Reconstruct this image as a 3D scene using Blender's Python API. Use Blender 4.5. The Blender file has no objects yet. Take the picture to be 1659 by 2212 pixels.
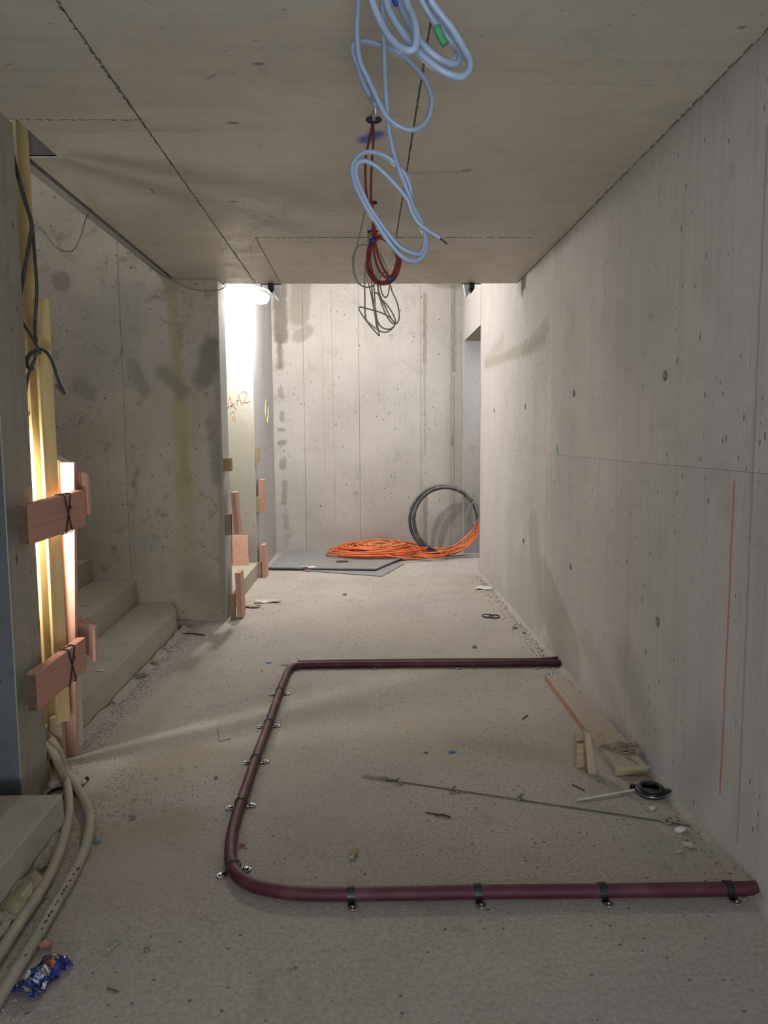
import bpy, bmesh, math, random
from mathutils import Vector, Matrix, noise as mn
from math import sin, cos, pi, radians
S = bpy.context.scene
COL = S.collection
rnd = random.Random(7)

# ---------------------------------------------------------------- camera
FPX, CXP, CYP = 1610.0, 829.5, 1106.0          # focal length in pixels of the 1659 x 2212 frame
YAW, PITCH, ROLL = .0257, .0996, -.0074
EYE = Vector((0, 0, 1.4))
FW = Vector((sin(YAW)*cos(PITCH), cos(YAW)*cos(PITCH), -sin(PITCH)))
R0 = Vector((cos(YAW), -sin(YAW), 0)); U0 = R0.cross(FW)
RT = R0*cos(ROLL)+U0*sin(ROLL); UP = -R0*sin(ROLL)+U0*cos(ROLL)
cam_d = bpy.data.cameras.new('camera'); cam = bpy.data.objects.new('camera', cam_d); COL.objects.link(cam)
cam_d.sensor_fit = 'VERTICAL'; cam_d.sensor_height = 24; cam_d.lens = 24*FPX/2212
cam_d.clip_start = .02
m = Matrix((RT, UP, -FW)).transposed().to_4x4(); m.translation = EYE
cam.matrix_world = m
S.camera = cam

def at(px, py, x=None, y=None, z=None):
    """survey helper: where the sight line of a photo point meets a known real plane"""
    d = FW*FPX + RT*(px-CXP) - UP*(py-CYP)
    if z is not None: t = (z-EYE.z)/d.z
    elif y is not None: t = y/d.y
    else: t = x/d.x
    return EYE + d*t

# ---------------------------------------------------------------- world, lights, exposure
S.view_settings.view_transform = 'Standard'; S.view_settings.look = 'None'
S.view_settings.gamma = 1; S.view_settings.use_curve_mapping = False
S.view_settings.exposure = .6
cy = S.cycles
cy.use_adaptive_sampling = True; cy.adaptive_threshold = .08; cy.adaptive_min_samples = 12; cy.use_denoising = True
cy.max_bounces = 6; cy.diffuse_bounces = 4; cy.glossy_bounces = 2; cy.transmission_bounces = 2
W = bpy.data.worlds.new('world'); S.world = W; W.use_nodes = True
bg = W.node_tree.nodes['Background']; bg.inputs[0].default_value = (.62, .74, .95, 1); bg.inputs[1].default_value = 1.0

def area(name, loc, size, power, color, aim, sizey=None, spread=None):
    d = bpy.data.lights.new(name, 'AREA'); d.energy = power; d.color = color
    d.shape = 'RECTANGLE'; d.size = size; d.size_y = sizey or size
    if spread: d.spread = spread
    o = bpy.data.objects.new(name, d); COL.objects.link(o); o.location = loc
    o.rotation_euler = (Vector(aim)-Vector(loc)).to_track_quat('-Z', 'Y').to_euler()
    return o
def point(name, loc, power, color, r):
    d = bpy.data.lights.new(name, 'POINT'); d.energy = power; d.color = color; d.shadow_soft_size = r
    o = bpy.data.objects.new(name, d); COL.objects.link(o); o.location = loc; return o
area('shaft_lamp', (.1, 7.3, 3.95), 1.5, 42, (1, .975, .935), (.15, 6.9, 0), 2.2)
area('fill_behind_camera', (.1, -2.0, .45), 1.3, 50, (.88, .94, 1), (.1, 1.0, 2.57), .9)  # added fill from behind the camera, no known lamp there
area('passage_fill', (2.1, 8.0, 2.4), .6, 14, (.95, .95, 1), (1.6, 8.6, 1.0))  # added fill that keeps the side passage from going black
area('upstairs_lamp', (-2.4, 4.4, 4.8), 1.0, 9, (1, .90, .76), (-2.2, 4.6, 0))

# ---------------------------------------------------------------- material helpers
class NG:
    def __init__(s, name):
        s.m = bpy.data.materials.new(name); s.m.use_nodes = True; s.t = s.m.node_tree
        s.b = s.t.nodes['Principled BSDF']
    def n(s, typ, **kw):
        nd = s.t.nodes.new('ShaderNode'+typ)
        for k, v in kw.items():
            if k.startswith('i_'):
                key = k[2:]; key = int(key) if key.isdigit() else key
                s.put(nd.inputs[key], v)
            else: setattr(nd, k, v)
        return nd
    def put(s, sock, v):
        if hasattr(v, 'is_linked') or isinstance(v, bpy.types.NodeSocket): s.t.links.new(v, sock)
        elif isinstance(v, (tuple, list)) and len(v) == 3 and len(sock.default_value) == 4: sock.default_value = (*v, 1)
        else: sock.default_value = v
    def math(s, op, a, b=0., c=None, clamp=False):
        nd = s.n('Math', operation=op, use_clamp=clamp); s.put(nd.inputs[0], a); s.put(nd.inputs[1], b)
        if c is not None: s.put(nd.inputs[2], c)
        return nd.outputs[0]
    def vmath(s, op, a, b=None, out=0):
        nd = s.n('VectorMath', operation=op); s.put(nd.inputs[0], a)
        if b is not None: s.put(nd.inputs[1], b)
        return nd.outputs[out]
    def mix(s, f, a, b, bt='MIX'):
        nd = s.n('Mix', data_type='RGBA', blend_type=bt)
        s.put(nd.inputs[0], f); s.put(nd.inputs[6], a); s.put(nd.inputs[7], b); return nd.outputs[2]
    def rng(s, v, a, b, c=0., d=1., smooth=False):
        nd = s.n('MapRange', interpolation_type='SMOOTHSTEP' if smooth else 'LINEAR')
        for i, q in enumerate((v, a, b, c, d)): s.put(nd.inputs[i], q)
        return nd.outputs[0]
    def noise(s, vec, scale, detail=4., rough=.55, dist=0.):
        nd = s.n('TexNoise'); s.put(nd.inputs['Vector'], vec)
        nd.inputs['Scale'].default_value = scale; nd.inputs['Detail'].default_value = detail
        nd.inputs['Roughness'].default_value = rough; nd.inputs['Distortion'].default_value = dist
        return nd.outputs[0]
    def scaled(s, vec, sc): return s.vmath('MULTIPLY', vec, sc)

def seg_group():
    g = bpy.data.node_groups.new('segment_mask', 'ShaderNodeTree')
    for nme, ty in (('P', 'NodeSocketVector'), ('A', 'NodeSocketVector'), ('B', 'NodeSocketVector'), ('W', 'NodeSocketFloat'), ('S', 'NodeSocketFloat')):
        g.interface.new_socket(nme, in_out='INPUT', socket_type=ty)
    g.interface.new_socket('F', in_out='OUTPUT', socket_type='NodeSocketFloat')
    i = g.nodes.new('NodeGroupInput'); o = g.nodes.new('NodeGroupOutput'); L = g.links.new
    def V(op, a, b=None):
        n = g.nodes.new('ShaderNodeVectorMath'); n.operation = op; L(a, n.inputs[0])
        if b is not None: L(b, n.inputs[1])
        return n
    def M(op, a, b, cl=False):
        n = g.nodes.new('ShaderNodeMath'); n.operation = op; n.use_clamp = cl; L(a, n.inputs[0]); L(b, n.inputs[1]); return n.outputs[0]
    pa = V('SUBTRACT', i.outputs[0], i.outputs[1]).outputs[0]; ba = V('SUBTRACT', i.outputs[2], i.outputs[1]).outputs[0]
    t = M('DIVIDE', V('DOT_PRODUCT', pa, ba).outputs['Value'], V('DOT_PRODUCT', ba, ba).outputs['Value'], True)
    sc = g.nodes.new('ShaderNodeVectorMath'); sc.operation = 'SCALE'; L(ba, sc.inputs[0]); L(t, sc.inputs['Scale'])
    d = V('LENGTH', V('SUBTRACT', pa, sc.outputs[0]).outputs[0]).outputs['Value']
    r = g.nodes.new('ShaderNodeMapRange'); r.interpolation_type = 'SMOOTHSTEP'
    L(d, r.inputs[0]); L(M('ADD', i.outputs[3], i.outputs[4]), r.inputs[1]); L(M('SUBTRACT', i.outputs[3], i.outputs[4]), r.inputs[2])
    L(r.outputs[0], o.inputs[0]); return g
SEG = seg_group()

def concrete(name, plane, ca, cb, cd=(.16, .14, .12), pits=.5, pit_sc=26., stretch=(1, .4, 1), streak=.25, stains=(), rough=.82, bump=.35, spec=.25, blot=.35, fine=.12, warp=.03, vary=.05):
    """plane picks the two real-world axes the marks are laid out in; stains: (u0,v0,u1,v1,width,soft,colour,strength)"""
    g = NG(name)
    pos = g.n('NewGeometry').outputs['Position']; sp = g.n('SeparateXYZ', i_0=pos)
    ax = {'x': 0, 'y': 1, 'z': 2}
    oth = ({'x', 'y', 'z'}-set(plane)).pop()
    P = g.n('CombineXYZ', i_0=sp.outputs[ax[plane[0]]], i_1=sp.outputs[ax[plane[1]]], i_2=sp.outputs[ax[oth]]).outputs[0]
    big = g.noise(P, 1.3, 2, .6); mid = g.noise(P, 5.5, 5, .68, .6); fin = g.noise(P, 70, 2, .6)
    c = g.mix(g.rng(big, .3, .7), ca, cb)
    c = g.mix(g.math('MULTIPLY', g.rng(mid, .52, .72, smooth=True), blot), c, cd)
    c = g.mix(g.math('MULTIPLY', g.rng(g.noise(P, 11, 3, .7, .3), .55, .75), .22), c, (min(1, ca[0]*1.25), min(1, ca[1]*1.25), min(1, ca[2]*1.25)))
    st = g.noise(g.scaled(P, (26, .9, 1) if plane[1] == 'z' else (.8, 22, 1)), 1., 3, .65)
    c = g.mix(g.math('MULTIPLY', g.rng(st, .5, .75), streak), c, cd)
    c = g.mix(fine, c, g.mix(fin, (0, 0, 0), (1, 1, 1)), 'OVERLAY')
    # air holes
    pv = g.scaled(P, stretch)
    vo = g.n('TexVoronoi', i_Scale=pit_sc, i_Vector=pv); vo.inputs['Randomness'].default_value = 1
    sc_ = g.n('SeparateColor', i_0=vo.outputs['Color'])
    dens = g.rng(g.noise(P, 2.1, 1, .6), .38, .68, .95, .95-.62*pits)
    gate = g.math('GREATER_THAN', sc_.outputs[0], dens)
    rad = g.rng(sc_.outputs[1], 0, 1, .07, .25)
    hole = g.math('MULTIPLY', g.rng(vo.outputs['Distance'], rad, g.math('MULTIPLY', rad, .6), 0, 1), gate)
    c = g.mix(g.math('MULTIPLY', hole, .85), c, (cd[0]*.5, cd[1]*.5, cd[2]*.5))
    vo2 = g.n('TexVoronoi', i_Scale=pit_sc*3.1, i_Vector=pv); s2 = g.n('SeparateColor', i_0=vo2.outputs['Color'])
    hole2 = g.math('MULTIPLY', g.rng(vo2.outputs['Distance'], .22, .12, 0, 1), g.math('GREATER_THAN', s2.outputs[0], g.rng(dens, .4, 1, .70, .95)))
    c = g.mix(g.math('MULTIPLY', hole2, .75), c, cd)
    if stains: nz = g.n('TexNoise', i_Vector=P); nz.inputs['Scale'].default_value = 12; nz.inputs['Detail'].default_value = 6; nz.inputs['Roughness'].default_value = .7
    for (u0, v0, u1, v1, w, so, col, k) in stains:
        wv = g.vmath('SUBTRACT', nz.outputs[1], (.5, .5, .5)); sc = g.n('VectorMath', operation='SCALE'); g.put(sc.inputs[0], wv); sc.inputs['Scale'].default_value = min(warp*3.2, w*2.8)
        Q = g.vmath('MULTIPLY', g.vmath('ADD', P, sc.outputs[0]), (1, 1, 0))
        n = g.n('Group', node_tree=SEG)
        g.put(n.inputs[0], Q); n.inputs[1].default_value = (u0, v0, 0); n.inputs[2].default_value = (u1, v1 if (u1, v1) != (u0, v0) else v1+.0001, 0)
        n.inputs[3].default_value = w; n.inputs[4].default_value = so
        c = g.mix(g.math('MULTIPLY', n.outputs[0], k), c, col)
    rv = g.n('ObjectInfo').outputs['Random']
    c = g.mix(1., c, g.mix(rv, (1-vary,)*3, (1+vary*.4,)*3), 'MULTIPLY')
    g.put(g.b.inputs['Base Color'], c)
    g.put(g.b.inputs['Roughness'], g.rng(mid, .3, .7, rough-.1, min(1, rough+.1)))
    g.b.inputs['Specular IOR Level'].default_value = spec
    h = g.math('ADD', g.math('MULTIPLY', fin, .35), g.math('ADD', g.math('MULTIPLY', mid, .5), g.math('MULTIPLY', hole, -1.2)))
    bp = g.n('Bump', i_Strength=bump, i_Distance=.004, i_Height=h); g.put(g.b.inputs['Normal'], bp.outputs[0])
    return g.m

def plain(name, ca, cb=None, rough=.6, metal=0., scale=30, bump=.1, stretch=(1, 1, 1), spec=.4, amt=1., dust=0, dustc=(.5, .45, .38), dustsc=14, trans=0, alpha=1):
    g = NG(name); cb = cb or tuple(v*.8 for v in ca)
    co = g.n('TexCoord').outputs['Object']
    nz = g.noise(g.scaled(co, stretch), scale, 5, .6)
    c = g.mix(g.rng(nz, .35, .65), ca, cb)
    if dust:
        nrm = g.n('NewGeometry'); up = g.n('SeparateXYZ', i_0=nrm.outputs['Normal']).outputs[2]
        f = g.math('MULTIPLY', g.math('ADD', g.math('MULTIPLY', g.rng(up, .2, 1), .7), g.rng(g.noise(co, dustsc, 5), .5, .7)), dust, clamp=True)
        c = g.mix(f, c, dustc)
    g.put(g.b.inputs['Base Color'], c); g.b.inputs['Roughness'].default_value = rough; g.b.inputs['Metallic'].default_value = metal
    g.b.inputs['Specular IOR Level'].default_value = spec
    if trans: g.b.inputs['Transmission Weight'].default_value = trans
    if alpha < 1: g.b.inputs['Alpha'].default_value = alpha
    bp = g.n('Bump', i_Strength=bump, i_Distance=.002, i_Height=nz); g.put(g.b.inputs['Normal'], bp.outputs[0])
    return g.m

def wood(name, ca, cb, axis='z', knots=True, rough=.7):
    g = NG(name); co = g.n('TexCoord').outputs['Object']
    st = {'x': (.6, 14, 14), 'y': (14, .6, 14), 'z': (14, 14, .6)}[axis]
    n1 = g.noise(g.scaled(co, st), 2.6, 5, .6, .7)
    w = g.n('TexWave', wave_type='RINGS', rings_direction={'x': 'X', 'y': 'Y', 'z': 'Z'}[axis]); g.put(w.inputs[0], g.scaled(co, st))
    w.inputs['Scale'].default_value = .9; w.inputs['Distortion'].default_value = 3; w.inputs['Detail'].default_value = 2
    c = g.mix(g.rng(n1, .35, .65), ca, cb)
    c = g.mix(g.math('MULTIPLY', w.outputs[1], .22), c, tuple(v*.7 for v in cb))
    if knots:
        kst = {'x': (.5, 1, 1), 'y': (1, .5, 1), 'z': (1, 1, .5)}[axis]
        vo = g.n('TexVoronoi', i_Scale=9.); g.put(vo.inputs['Vector'], g.scaled(co, kst)); q = g.n('SeparateColor', i_0=vo.outputs['Color'])
        k = g.math('MULTIPLY', g.rng(vo.outputs['Distance'], .15, .06), g.math('GREATER_THAN', q.outputs[0], .78))
        c = g.mix(g.math('MULTIPLY', k, .65), c, (.12, .05, .025))
    g.put(g.b.inputs['Base Color'], c); g.b.inputs['Roughness'].default_value = rough; g.b.inputs['Specular IOR Level'].default_value = .25
    bp = g.n('Bump', i_Strength=.25, i_Distance=.002, i_Height=n1); g.put(g.b.inputs['Normal'], bp.outputs[0])
    return g.m

def emis(name, col, k):
    g = NG(name); g.b.inputs['Base Color'].default_value = (.8, .8, .8, 1)
    g.b.inputs['Emission Color'].default_value = (*col, 1); g.b.inputs['Emission Strength'].default_value = k; return g.m

# ---------------------------------------------------------------- mesh helpers
WL = {}
class MB:
    def __init__(s): s.v = []; s.f = []; s.sm = []
    def box(s, x0, x1, y0, y1, z0, z1):
        return s.hexa([(x0, y0, z0), (x1, y0, z0), (x1, y1, z0), (x0, y1, z0), (x0, y0, z1), (x1, y0, z1), (x1, y1, z1), (x0, y1, z1)])
    def hexa(s, c):
        b = len(s.v); s.v += [Vector(q) for q in c]
        for f in ((3, 2, 1, 0), (4, 5, 6, 7), (0, 1, 5, 4), (1, 2, 6, 5), (2, 3, 7, 6), (3, 0, 4, 7)):
            s.f.append([b+i for i in f]); s.sm.append(False)
        return s
    def obox(s, c, size, rz=0, rx=0, ry=0, jit=0):
        M = Matrix.Rotation(rz, 3, 'Z') @ Matrix.Rotation(rx, 3, 'X') @ Matrix.Rotation(ry, 3, 'Y')
        hx, hy, hz = [q/2 for q in size]; c = Vector(c)
        pts = [(-hx, -hy, -hz), (hx, -hy, -hz), (hx, hy, -hz), (-hx, hy, -hz), (-hx, -hy, hz), (hx, -hy, hz), (hx, hy, hz), (-hx, hy, hz)]
        return s.hexa([c + M @ Vector([q+rnd.uniform(-jit, jit) for q in p]) for p in pts])
    def prism(s, poly, dirv):
        """poly: world points of one face, extruded by dirv"""
        b = len(s.v); n = len(poly); d = Vector(dirv)
        s.v += [Vector(p) for p in poly] + [Vector(p)+d for p in poly]
        s.f.append([b+i for i in range(n)]); s.f.append([b+n+i for i in reversed(range(n))]); s.sm += [False]*2
        for i in range(n):
            j = (i+1) % n; s.f.append([b+i, b+n+i, b+n+j, b+j]); s.sm.append(False)
        return s
    def tube(s, pts, r, n=10, closed=False, caps=True, rf=None):
        pts = [Vector(p) for p in pts]; N = len(pts); b = len(s.v); prev = None
        for i, p in enumerate(pts):
            if closed: t = pts[(i+1) % N]-pts[i-1]
            else: t = pts[min(i+1, N-1)]-pts[max(i-1, 0)]
            if t.length < 1e-9: t = Vector((0, 0, 1))
            t.normalize()
            if prev is None:
                a = Vector((0, 0, 1)) if abs(t.z) < .9 else Vector((1, 0, 0)); u = t.cross(a).normalized()
            else:
                u = prev - t*prev.dot(t)
                u = u.normalized() if u.length > 1e-6 else t.orthogonal().normalized()
            prev = u; w = t.cross(u); rr = r if rf is None else r*rf(i/(N-1))
            for k in range(n):
                a = 2*pi*k/n; s.v.append(p + (u*cos(a)+w*sin(a))*rr)
        M = N if closed else N-1
        for i in range(M):
            for k in range(n):
                i2 = (i+1) % N; k2 = (k+1) % n
                s.f.append([b+i*n+k, b+i*n+k2, b+i2*n+k2, b+i2*n+k]); s.sm.append(True)
        if not closed and caps:
            s.f.append([b+k for k in reversed(range(n))]); s.f.append([b+(N-1)*n+k for k in range(n)]); s.sm += [False]*2
        return s
    def lathe(s, c, prof, n=24, axis=(0, 0, 1), smooth=True, close=False):
        """prof: list of (radius, height)"""
        c = Vector(c); ax = Vector(axis).normalized(); u = ax.orthogonal().normalized(); w = ax.cross(u); b = len(s.v); N = len(prof)
        for (r, h) in prof:
            for k in range(n):
                a = 2*pi*k/n; s.v.append(c+ax*h+(u*cos(a)+w*sin(a))*r)
        for i in range(N if close else N-1):
            i2 = (i+1) % N
            for k in range(n):
                k2 = (k+1) % n; s.f.append([b+i*n+k, b+i*n+k2, b+i2*n+k2, b+i2*n+k]); s.sm.append(smooth)
        if not close:
            s.f.append([b+k for k in reversed(range(n))]); s.f.append([b+(N-1)*n+k for k in range(n)]); s.sm += [False]*2
        return s
    def grid(s, fn, nu, nv, smooth=True):
        b = len(s.v)
        for i in range(nu+1):
            for j in range(nv+1): s.v.append(Vector(fn(i/nu, j/nv)))
        for i in range(nu):
            for j in range(nv):
                a = b+i*(nv+1)+j; s.f.append([a, a+nv+1, a+nv+2, a+1]); s.sm.append(smooth)
        return s
    def rock(s, c, r, sq=(1, 1, .7), n=1, rough=.35):
        bm = bmesh.new(); bmesh.ops.create_icosphere(bm, subdivisions=n, radius=1); b = len(s.v); o = rnd.uniform(0, 99)
        for v in bm.verts:
            k = 1+rough*mn.noise(v.co*1.7+Vector((o, o, o)))*2
            s.v.append(Vector(c)+Vector((v.co.x*sq[0], v.co.y*sq[1], v.co.z*sq[2]))*r*k)
        for f in bm.faces: s.f.append([b+v.index for v in f.verts]); s.sm.append(False)
        bm.free(); return s
    def build(s, name, mat, parent=None, label=None, cat=None, group=None, kind=None, bevel=0, solid=0, origin=None, fix=True):
        me = bpy.data.meshes.new(name)
        if parent is not None: o0 = WL[parent.name]
        elif origin is not None: o0 = Vector(origin)
        else:
            xs = [v.x for v in s.v]; ys = [v.y for v in s.v]; zs = [v.z for v in s.v]
            o0 = Vector(((min(xs)+max(xs))/2, (min(ys)+max(ys))/2, min(zs)))
        me.from_pydata([tuple(v-o0) for v in s.v], [], s.f)
        for i, p in enumerate(me.polygons): p.use_smooth = s.sm[i]
        me.materials.append(mat)
        if fix:
            bm = bmesh.new(); bm.from_mesh(me); bmesh.ops.recalc_face_normals(bm, faces=bm.faces); bm.to_mesh(me); bm.free()
        me.update()
        o = bpy.data.objects.new(name, me); COL.objects.link(o)
        if parent is not None: o.parent = parent
        else: o.location = o0
        WL[o.name] = o0
        if bevel:
            md = o.modifiers.new('bevel', 'BEVEL'); md.width = bevel; md.segments = 2; md.limit_method = 'ANGLE'
        if solid:
            md = o.modifiers.new('solid', 'SOLIDIFY'); md.thickness = solid; md.offset = 0
        tag(o, label, cat, group, kind); return o
def tag(o, label=None, cat=None, group=None, kind=None):
    for k, v in (('label', label), ('category', cat), ('group', group), ('kind', kind)):
        if v: o[k] = v
def thing(name, loc, label, cat, group=None, kind=None):
    o = bpy.data.objects.new(name, None); COL.objects.link(o); o.location = loc; o.empty_display_size = .05
    WL[o.name] = Vector(loc); tag(o, label, cat, group, kind); return o
def smooth(pts, k=8, closed=False):
    P = [Vector(p) for p in pts]; out = []; N = len(P)
    for i in range(N if closed else N-1):
        if closed: a, b, c, d = P[i-1], P[i], P[(i+1) % N], P[(i+2) % N]
        else: a, b, c, d = P[max(i-1, 0)], P[i], P[i+1], P[min(i+2, N-1)]
        for j in range(k):
            t = j/k
            out.append(.5*((2*b)+(-a+c)*t+(2*a-5*b+4*c-d)*t*t+(-a+3*b-3*c+d)*t**3))
    if not closed: out.append(P[-1])
    return out

# ---------------------------------------------------------------- colours
XR, ZC = 1.187, 2.571
WET = (.13, .12, .095)
c_ceiling = concrete('ceiling_concrete', 'xy', (.52, .475, .385), (.45, .41, .335), cd=(.25, .22, .16), pits=.12, pit_sc=14, stretch=(.45, 1, 1), streak=.22, blot=.18, bump=.15, rough=.5, spec=.5, fine=.06, vary=.03, warp=.012, stains=[
    (.015, 3.08, .06, 3.02, .032, .022, (.01, .09, .42), 1.),
    (-1.12, 2.5, -1.09, 2.49, .004, .004, (.42, .2, .04), .8),
    (.215, 3.45, .47, 3.43, .006, .006, (.2, .17, .1), .7),
    (-.24, 3.99, -.16, 3.93, .004, .004, (.15, .12, .09), .6),
    (-.62, 3.0, -.8, 3.0, .01, .02, (.35, .3, .2), .4), (-.5, 2.58, -.47, 2.55, .004, .004, (.12, .1, .08), .6),
    (-1.0, 3.72, -.985, 3.72, .003, .002, (.1, .08, .03), .7), (-.992, 3.72, -.992, 3.66, .003, .002, (.1, .08, .03), .9)])
c_right = concrete('right_wall_concrete', 'yz', (.56, .53, .50), (.485, .46, .435), cd=(.28, .265, .235), pits=.85, pit_sc=34, stretch=(1.1, .42, 1), streak=.3, blot=.2, stains=[
    (7.35, 2.12, 6.4, 2.22, .05, .05, (.36, .34, .28), .5), (7.3, 2.1, 4.95, 2.02, .045, .03, (.30, .28, .21), .55), (5.6, 2.03, 4.9, 2.1, .06, .03, (.3, .28, .21), .45),
    (5.2, .75, 5.0, .2, .14, .02, (.36, .355, .32), .6), (4.9, .4, 4.2, .12, .2, .03, (.35, .345, .30), .6), (5.9, .25, 5.2, .2, .25, .05, (.43, .43, .41), .5),
    (3.3, .35, 3.0, .12, .12, .08, (.3, .28, .24), .45), (3.9, .3, 3.3, .05, .08, .07, (.3, .28, .24), .35), (2.6, .12, 2.45, .35, .1, .08, (.3, .28, .24), .35),
    (2.36, 1.25, 2.375, .2, .0055, .005, (.50, .12, .06), .8), (2.4, 1.28, 2.4, 1.22, .003, .002, (.5, .2, .1), .4),
    (4.58, 1.335, 4.57, 1.30, .016, .005, (.03, .3, .08), .8),
    (3.59, 1.1, 3.59, .25, .002, .002, (.3, .22, .17), .6), (2.25, 2.3, 2.25, .1, .006, .004, (.22, .21, .19), .5),
    (5.0, 2.5, 5.8, 2.5, .03, .06, (.35, .33, .28), .4), (3.4, 2.2, 3.3, 1.9, .3, .2, (.38, .37, .31), .4)])  # first entry paints the slab end's cast shadow below the ceiling
c_back = concrete('back_wall_concrete', 'xz', (.46, .432, .40), (.39, .365, .335), cd=(.25, .225, .185), pits=.8, pit_sc=24, stretch=(1, .8, 1), streak=.15, blot=.3, stains=[
    (-.98, 3.3, -.98, 2.6, .08, .03, (.17, .155, .13), .85), (-1.0, 2.6, -1.0, 2.25, .035, .03, (.17, .155, .13), .85), (-.72, 3.3, -.76, 2.85, .12, .03, (.27, .25, .2), .8), (-.66, 2.68, -.78, 2.6, .07, .03, (.27, .25, .2), .75),
    (-1.0, 1.98, -1.0, 1.9, .03, .012, (.25, .23, .19), .8), (-.99, 1.7, -.99, 1.62, .03, .012, (.25, .23, .19), .8), (-1.03, 1.5, -.97, 1.5, .018, .01, (.22, .22, .17), .8),
    (-1.02, 1.34, -.97, 1.36, .03, .012, (.22, .22, .17), .8), (-.99, 1.13, -.99, 1.05, .038, .012, (.25, .23, .19), .8), (-.98, .86, -.98, .62, .035, .015, (.25, .23, .19), .75), (-.97, .45, -.97, .3, .03, .015, (.27, .25, .2), .65), (-.97, .2, -.97, .1, .03, .015, (.3, .28, .22), .5),
    (.74, 3.1, .74, 2.3, .02, .012, (.25, .2, .16), .7), (.74, 2.3, .74, 1.2, .014, .01, (.3, .25, .2), .55), (.74, .7, .74, .1, .025, .015, (.22, .18, .14), .7),
    (.86, 3.3, 1.1, 3.25, .1, .03, (.24, .22, .18), .75), (1.09, 3.2, 1.09, 2.2, .022, .015, (.24, .21, .17), .7), (1.08, 1.4, 1.08, 1.3, .02, .015, (.24, .2, .16), .7), (1.09, 2.1, 1.1, .3, .012, .01, (.28, .25, .2), .6),
    (-.38, 3.1, -.36, .4, .003, .002, (.32, .2, .13), .7), (-.5, 3.2, -.48, 1.0, .003, .002, (.35, .25, .18), .6),
    (.3, .35, .5, .2, .25, .2, (.36, .33, .28), .4), (-.6, .2, .2, .2, .1, .15, (.34, .3, .25), .5)])
c_pier = concrete('stair_wall_concrete', 'xz', (.49, .425, .325), (.38, .325, .25), cd=(.18, .155, .115), pits=.9, pit_sc=30, stretch=(1, .8, 1), streak=.12, blot=.75, stains=[
    (-1.42, 2.5, -1.36, 1.1, .035, .03, (.33, .25, .1), .55), (-1.38, 1.6, -1.36, .9, .08, .06, (.4, .36, .17), .5), (-1.36, 1.1, -1.37, .3, .07, .05, (.36, .33, .16), .35),
    (-1.2, 1.85, -1.13, 2.1, .07, .03, (.19, .165, .13), .7), (-1.15, 1.55, -1.12, 1.1, .04, .03, (.22, .19, .15), .6), (-1.5, 1.9, -1.35, 1.75, .05, .03, (.2, .18, .13), .6), (-1.1, 2.0, -1.1, .05, .02, .02, (.24, .21, .17), .5),
    (-1.72, 1.95, -1.64, 1.75, .05, .03, (.22, .19, .14), .6), (-2.12, 1.8, -2.05, 1.75, .06, .03, (.21, .18, .14), .55), (-2.22, 2.57, -2.22, 2.56, .07, .02, (.2, .17, .14), .6),
    (-1.73, .62, -1.62, .6, .05, .02, (.40, .37, .31), .6), (-1.8, 2.3, -1.9, 2.0, .25, .2, (.26, .23, .18), .4), (-1.3, .3, -1.1, .15, .12, .1, (.25, .22, .18), .5)])
c_left = concrete('left_wall_concrete', 'yz', (.46, .45, .45), (.42, .41, .41), cd=(.25, .24, .23), pits=.3, streak=.3, blot=.15, stains=[(8.3, 2.2, 8.4, 2.8, .15, .1, (.38, .34, .26), .5)])
c_recess = concrete('recess_wall_concrete', 'xz', (.50, .48, .42), (.46, .44, .38), cd=(.28, .26, .22), pits=.3, streak=.1, blot=.15)
c_pillar_shaded = concrete('pillar_concrete_shaded', 'xz', (.125, .13, .14), (.095, .10, .11), cd=(.05, .05, .055), pits=.5, streak=.4, blot=.35)  # shade of the unlit front face is put into this dark colour
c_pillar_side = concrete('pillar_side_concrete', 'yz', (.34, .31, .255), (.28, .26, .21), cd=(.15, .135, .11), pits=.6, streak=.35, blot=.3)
DUST = (.40, .36, .29)
c_floor = concrete('floor_screed', 'xy', (.45, .412, .372), (.375, .345, .315), cd=(.27, .24, .2), pits=.9, pit_sc=36, stretch=(1, 1, 1), streak=.08, blot=.38, bump=.55, rough=.9, spec=.15, fine=.4, vary=0, warp=.06, stains=[
    (-.005, 2.965, .1, 2.925, .02, .01, (.16, .14, .105), .85), (.08, 2.933, 1.15, 2.535, .0085, .004, (.2, .175, .13), .8), (.25, 2.0, .28, 1.99, .01, .01, (.25, .22, .18), .5),
    (-1.15, 3.3, -1.0, 5.4, .1, .1, (.27, .235, .18), .5), (-1.0, 2.9, -.8, 3.2, .15, .12, (.38, .335, .23), .5), (-1.0, 2.5, -.75, 2.6, .14, .1, (.30, .24, .19), .6), (-.9, 2.2, -.7, 2.3, .2, .2, (.33, .28, .25), .5),
    (.3, 3.4, .8, 3.3, .25, .2, (.42, .38, .30), .6), (.45, 3.3, .8, 3.15, .08, .08, (.30, .26, .20), .4), (.95, 4.6, 1.15, 2.0, .04, .08, (.42, .38, .34), .6), (.95, 7.2, 1.12, 5.2, .06, .06, (.42, .37, .29), .5),
    (-.35, 3.8, -.2, 2.6, .2, .2, (.38, .36, .32), .5), (0, 1.0, 1, 1.2, .5, .5, (.30, .30, .285), .5), (-.2, 5.5, .6, 5.0, .5, .4, (.44, .405, .34), .5)])
c_step = concrete('step_concrete', 'xy', (.46, .42, .34), (.40, .365, .30), cd=(.24, .21, .17), pits=.35, pit_sc=20, stretch=(1, 1, 1), streak=.1, blot=.3, bump=.3, spec=.2, stains=[(-1.55, 3.6, -1.4, 3.4, .12, .08, (.33, .36, .27), .5)])
c_joint = concrete('joint_dirt', 'xy', (.13, .11, .085), (.2, .17, .13), pits=.2, bump=.5)
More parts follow.
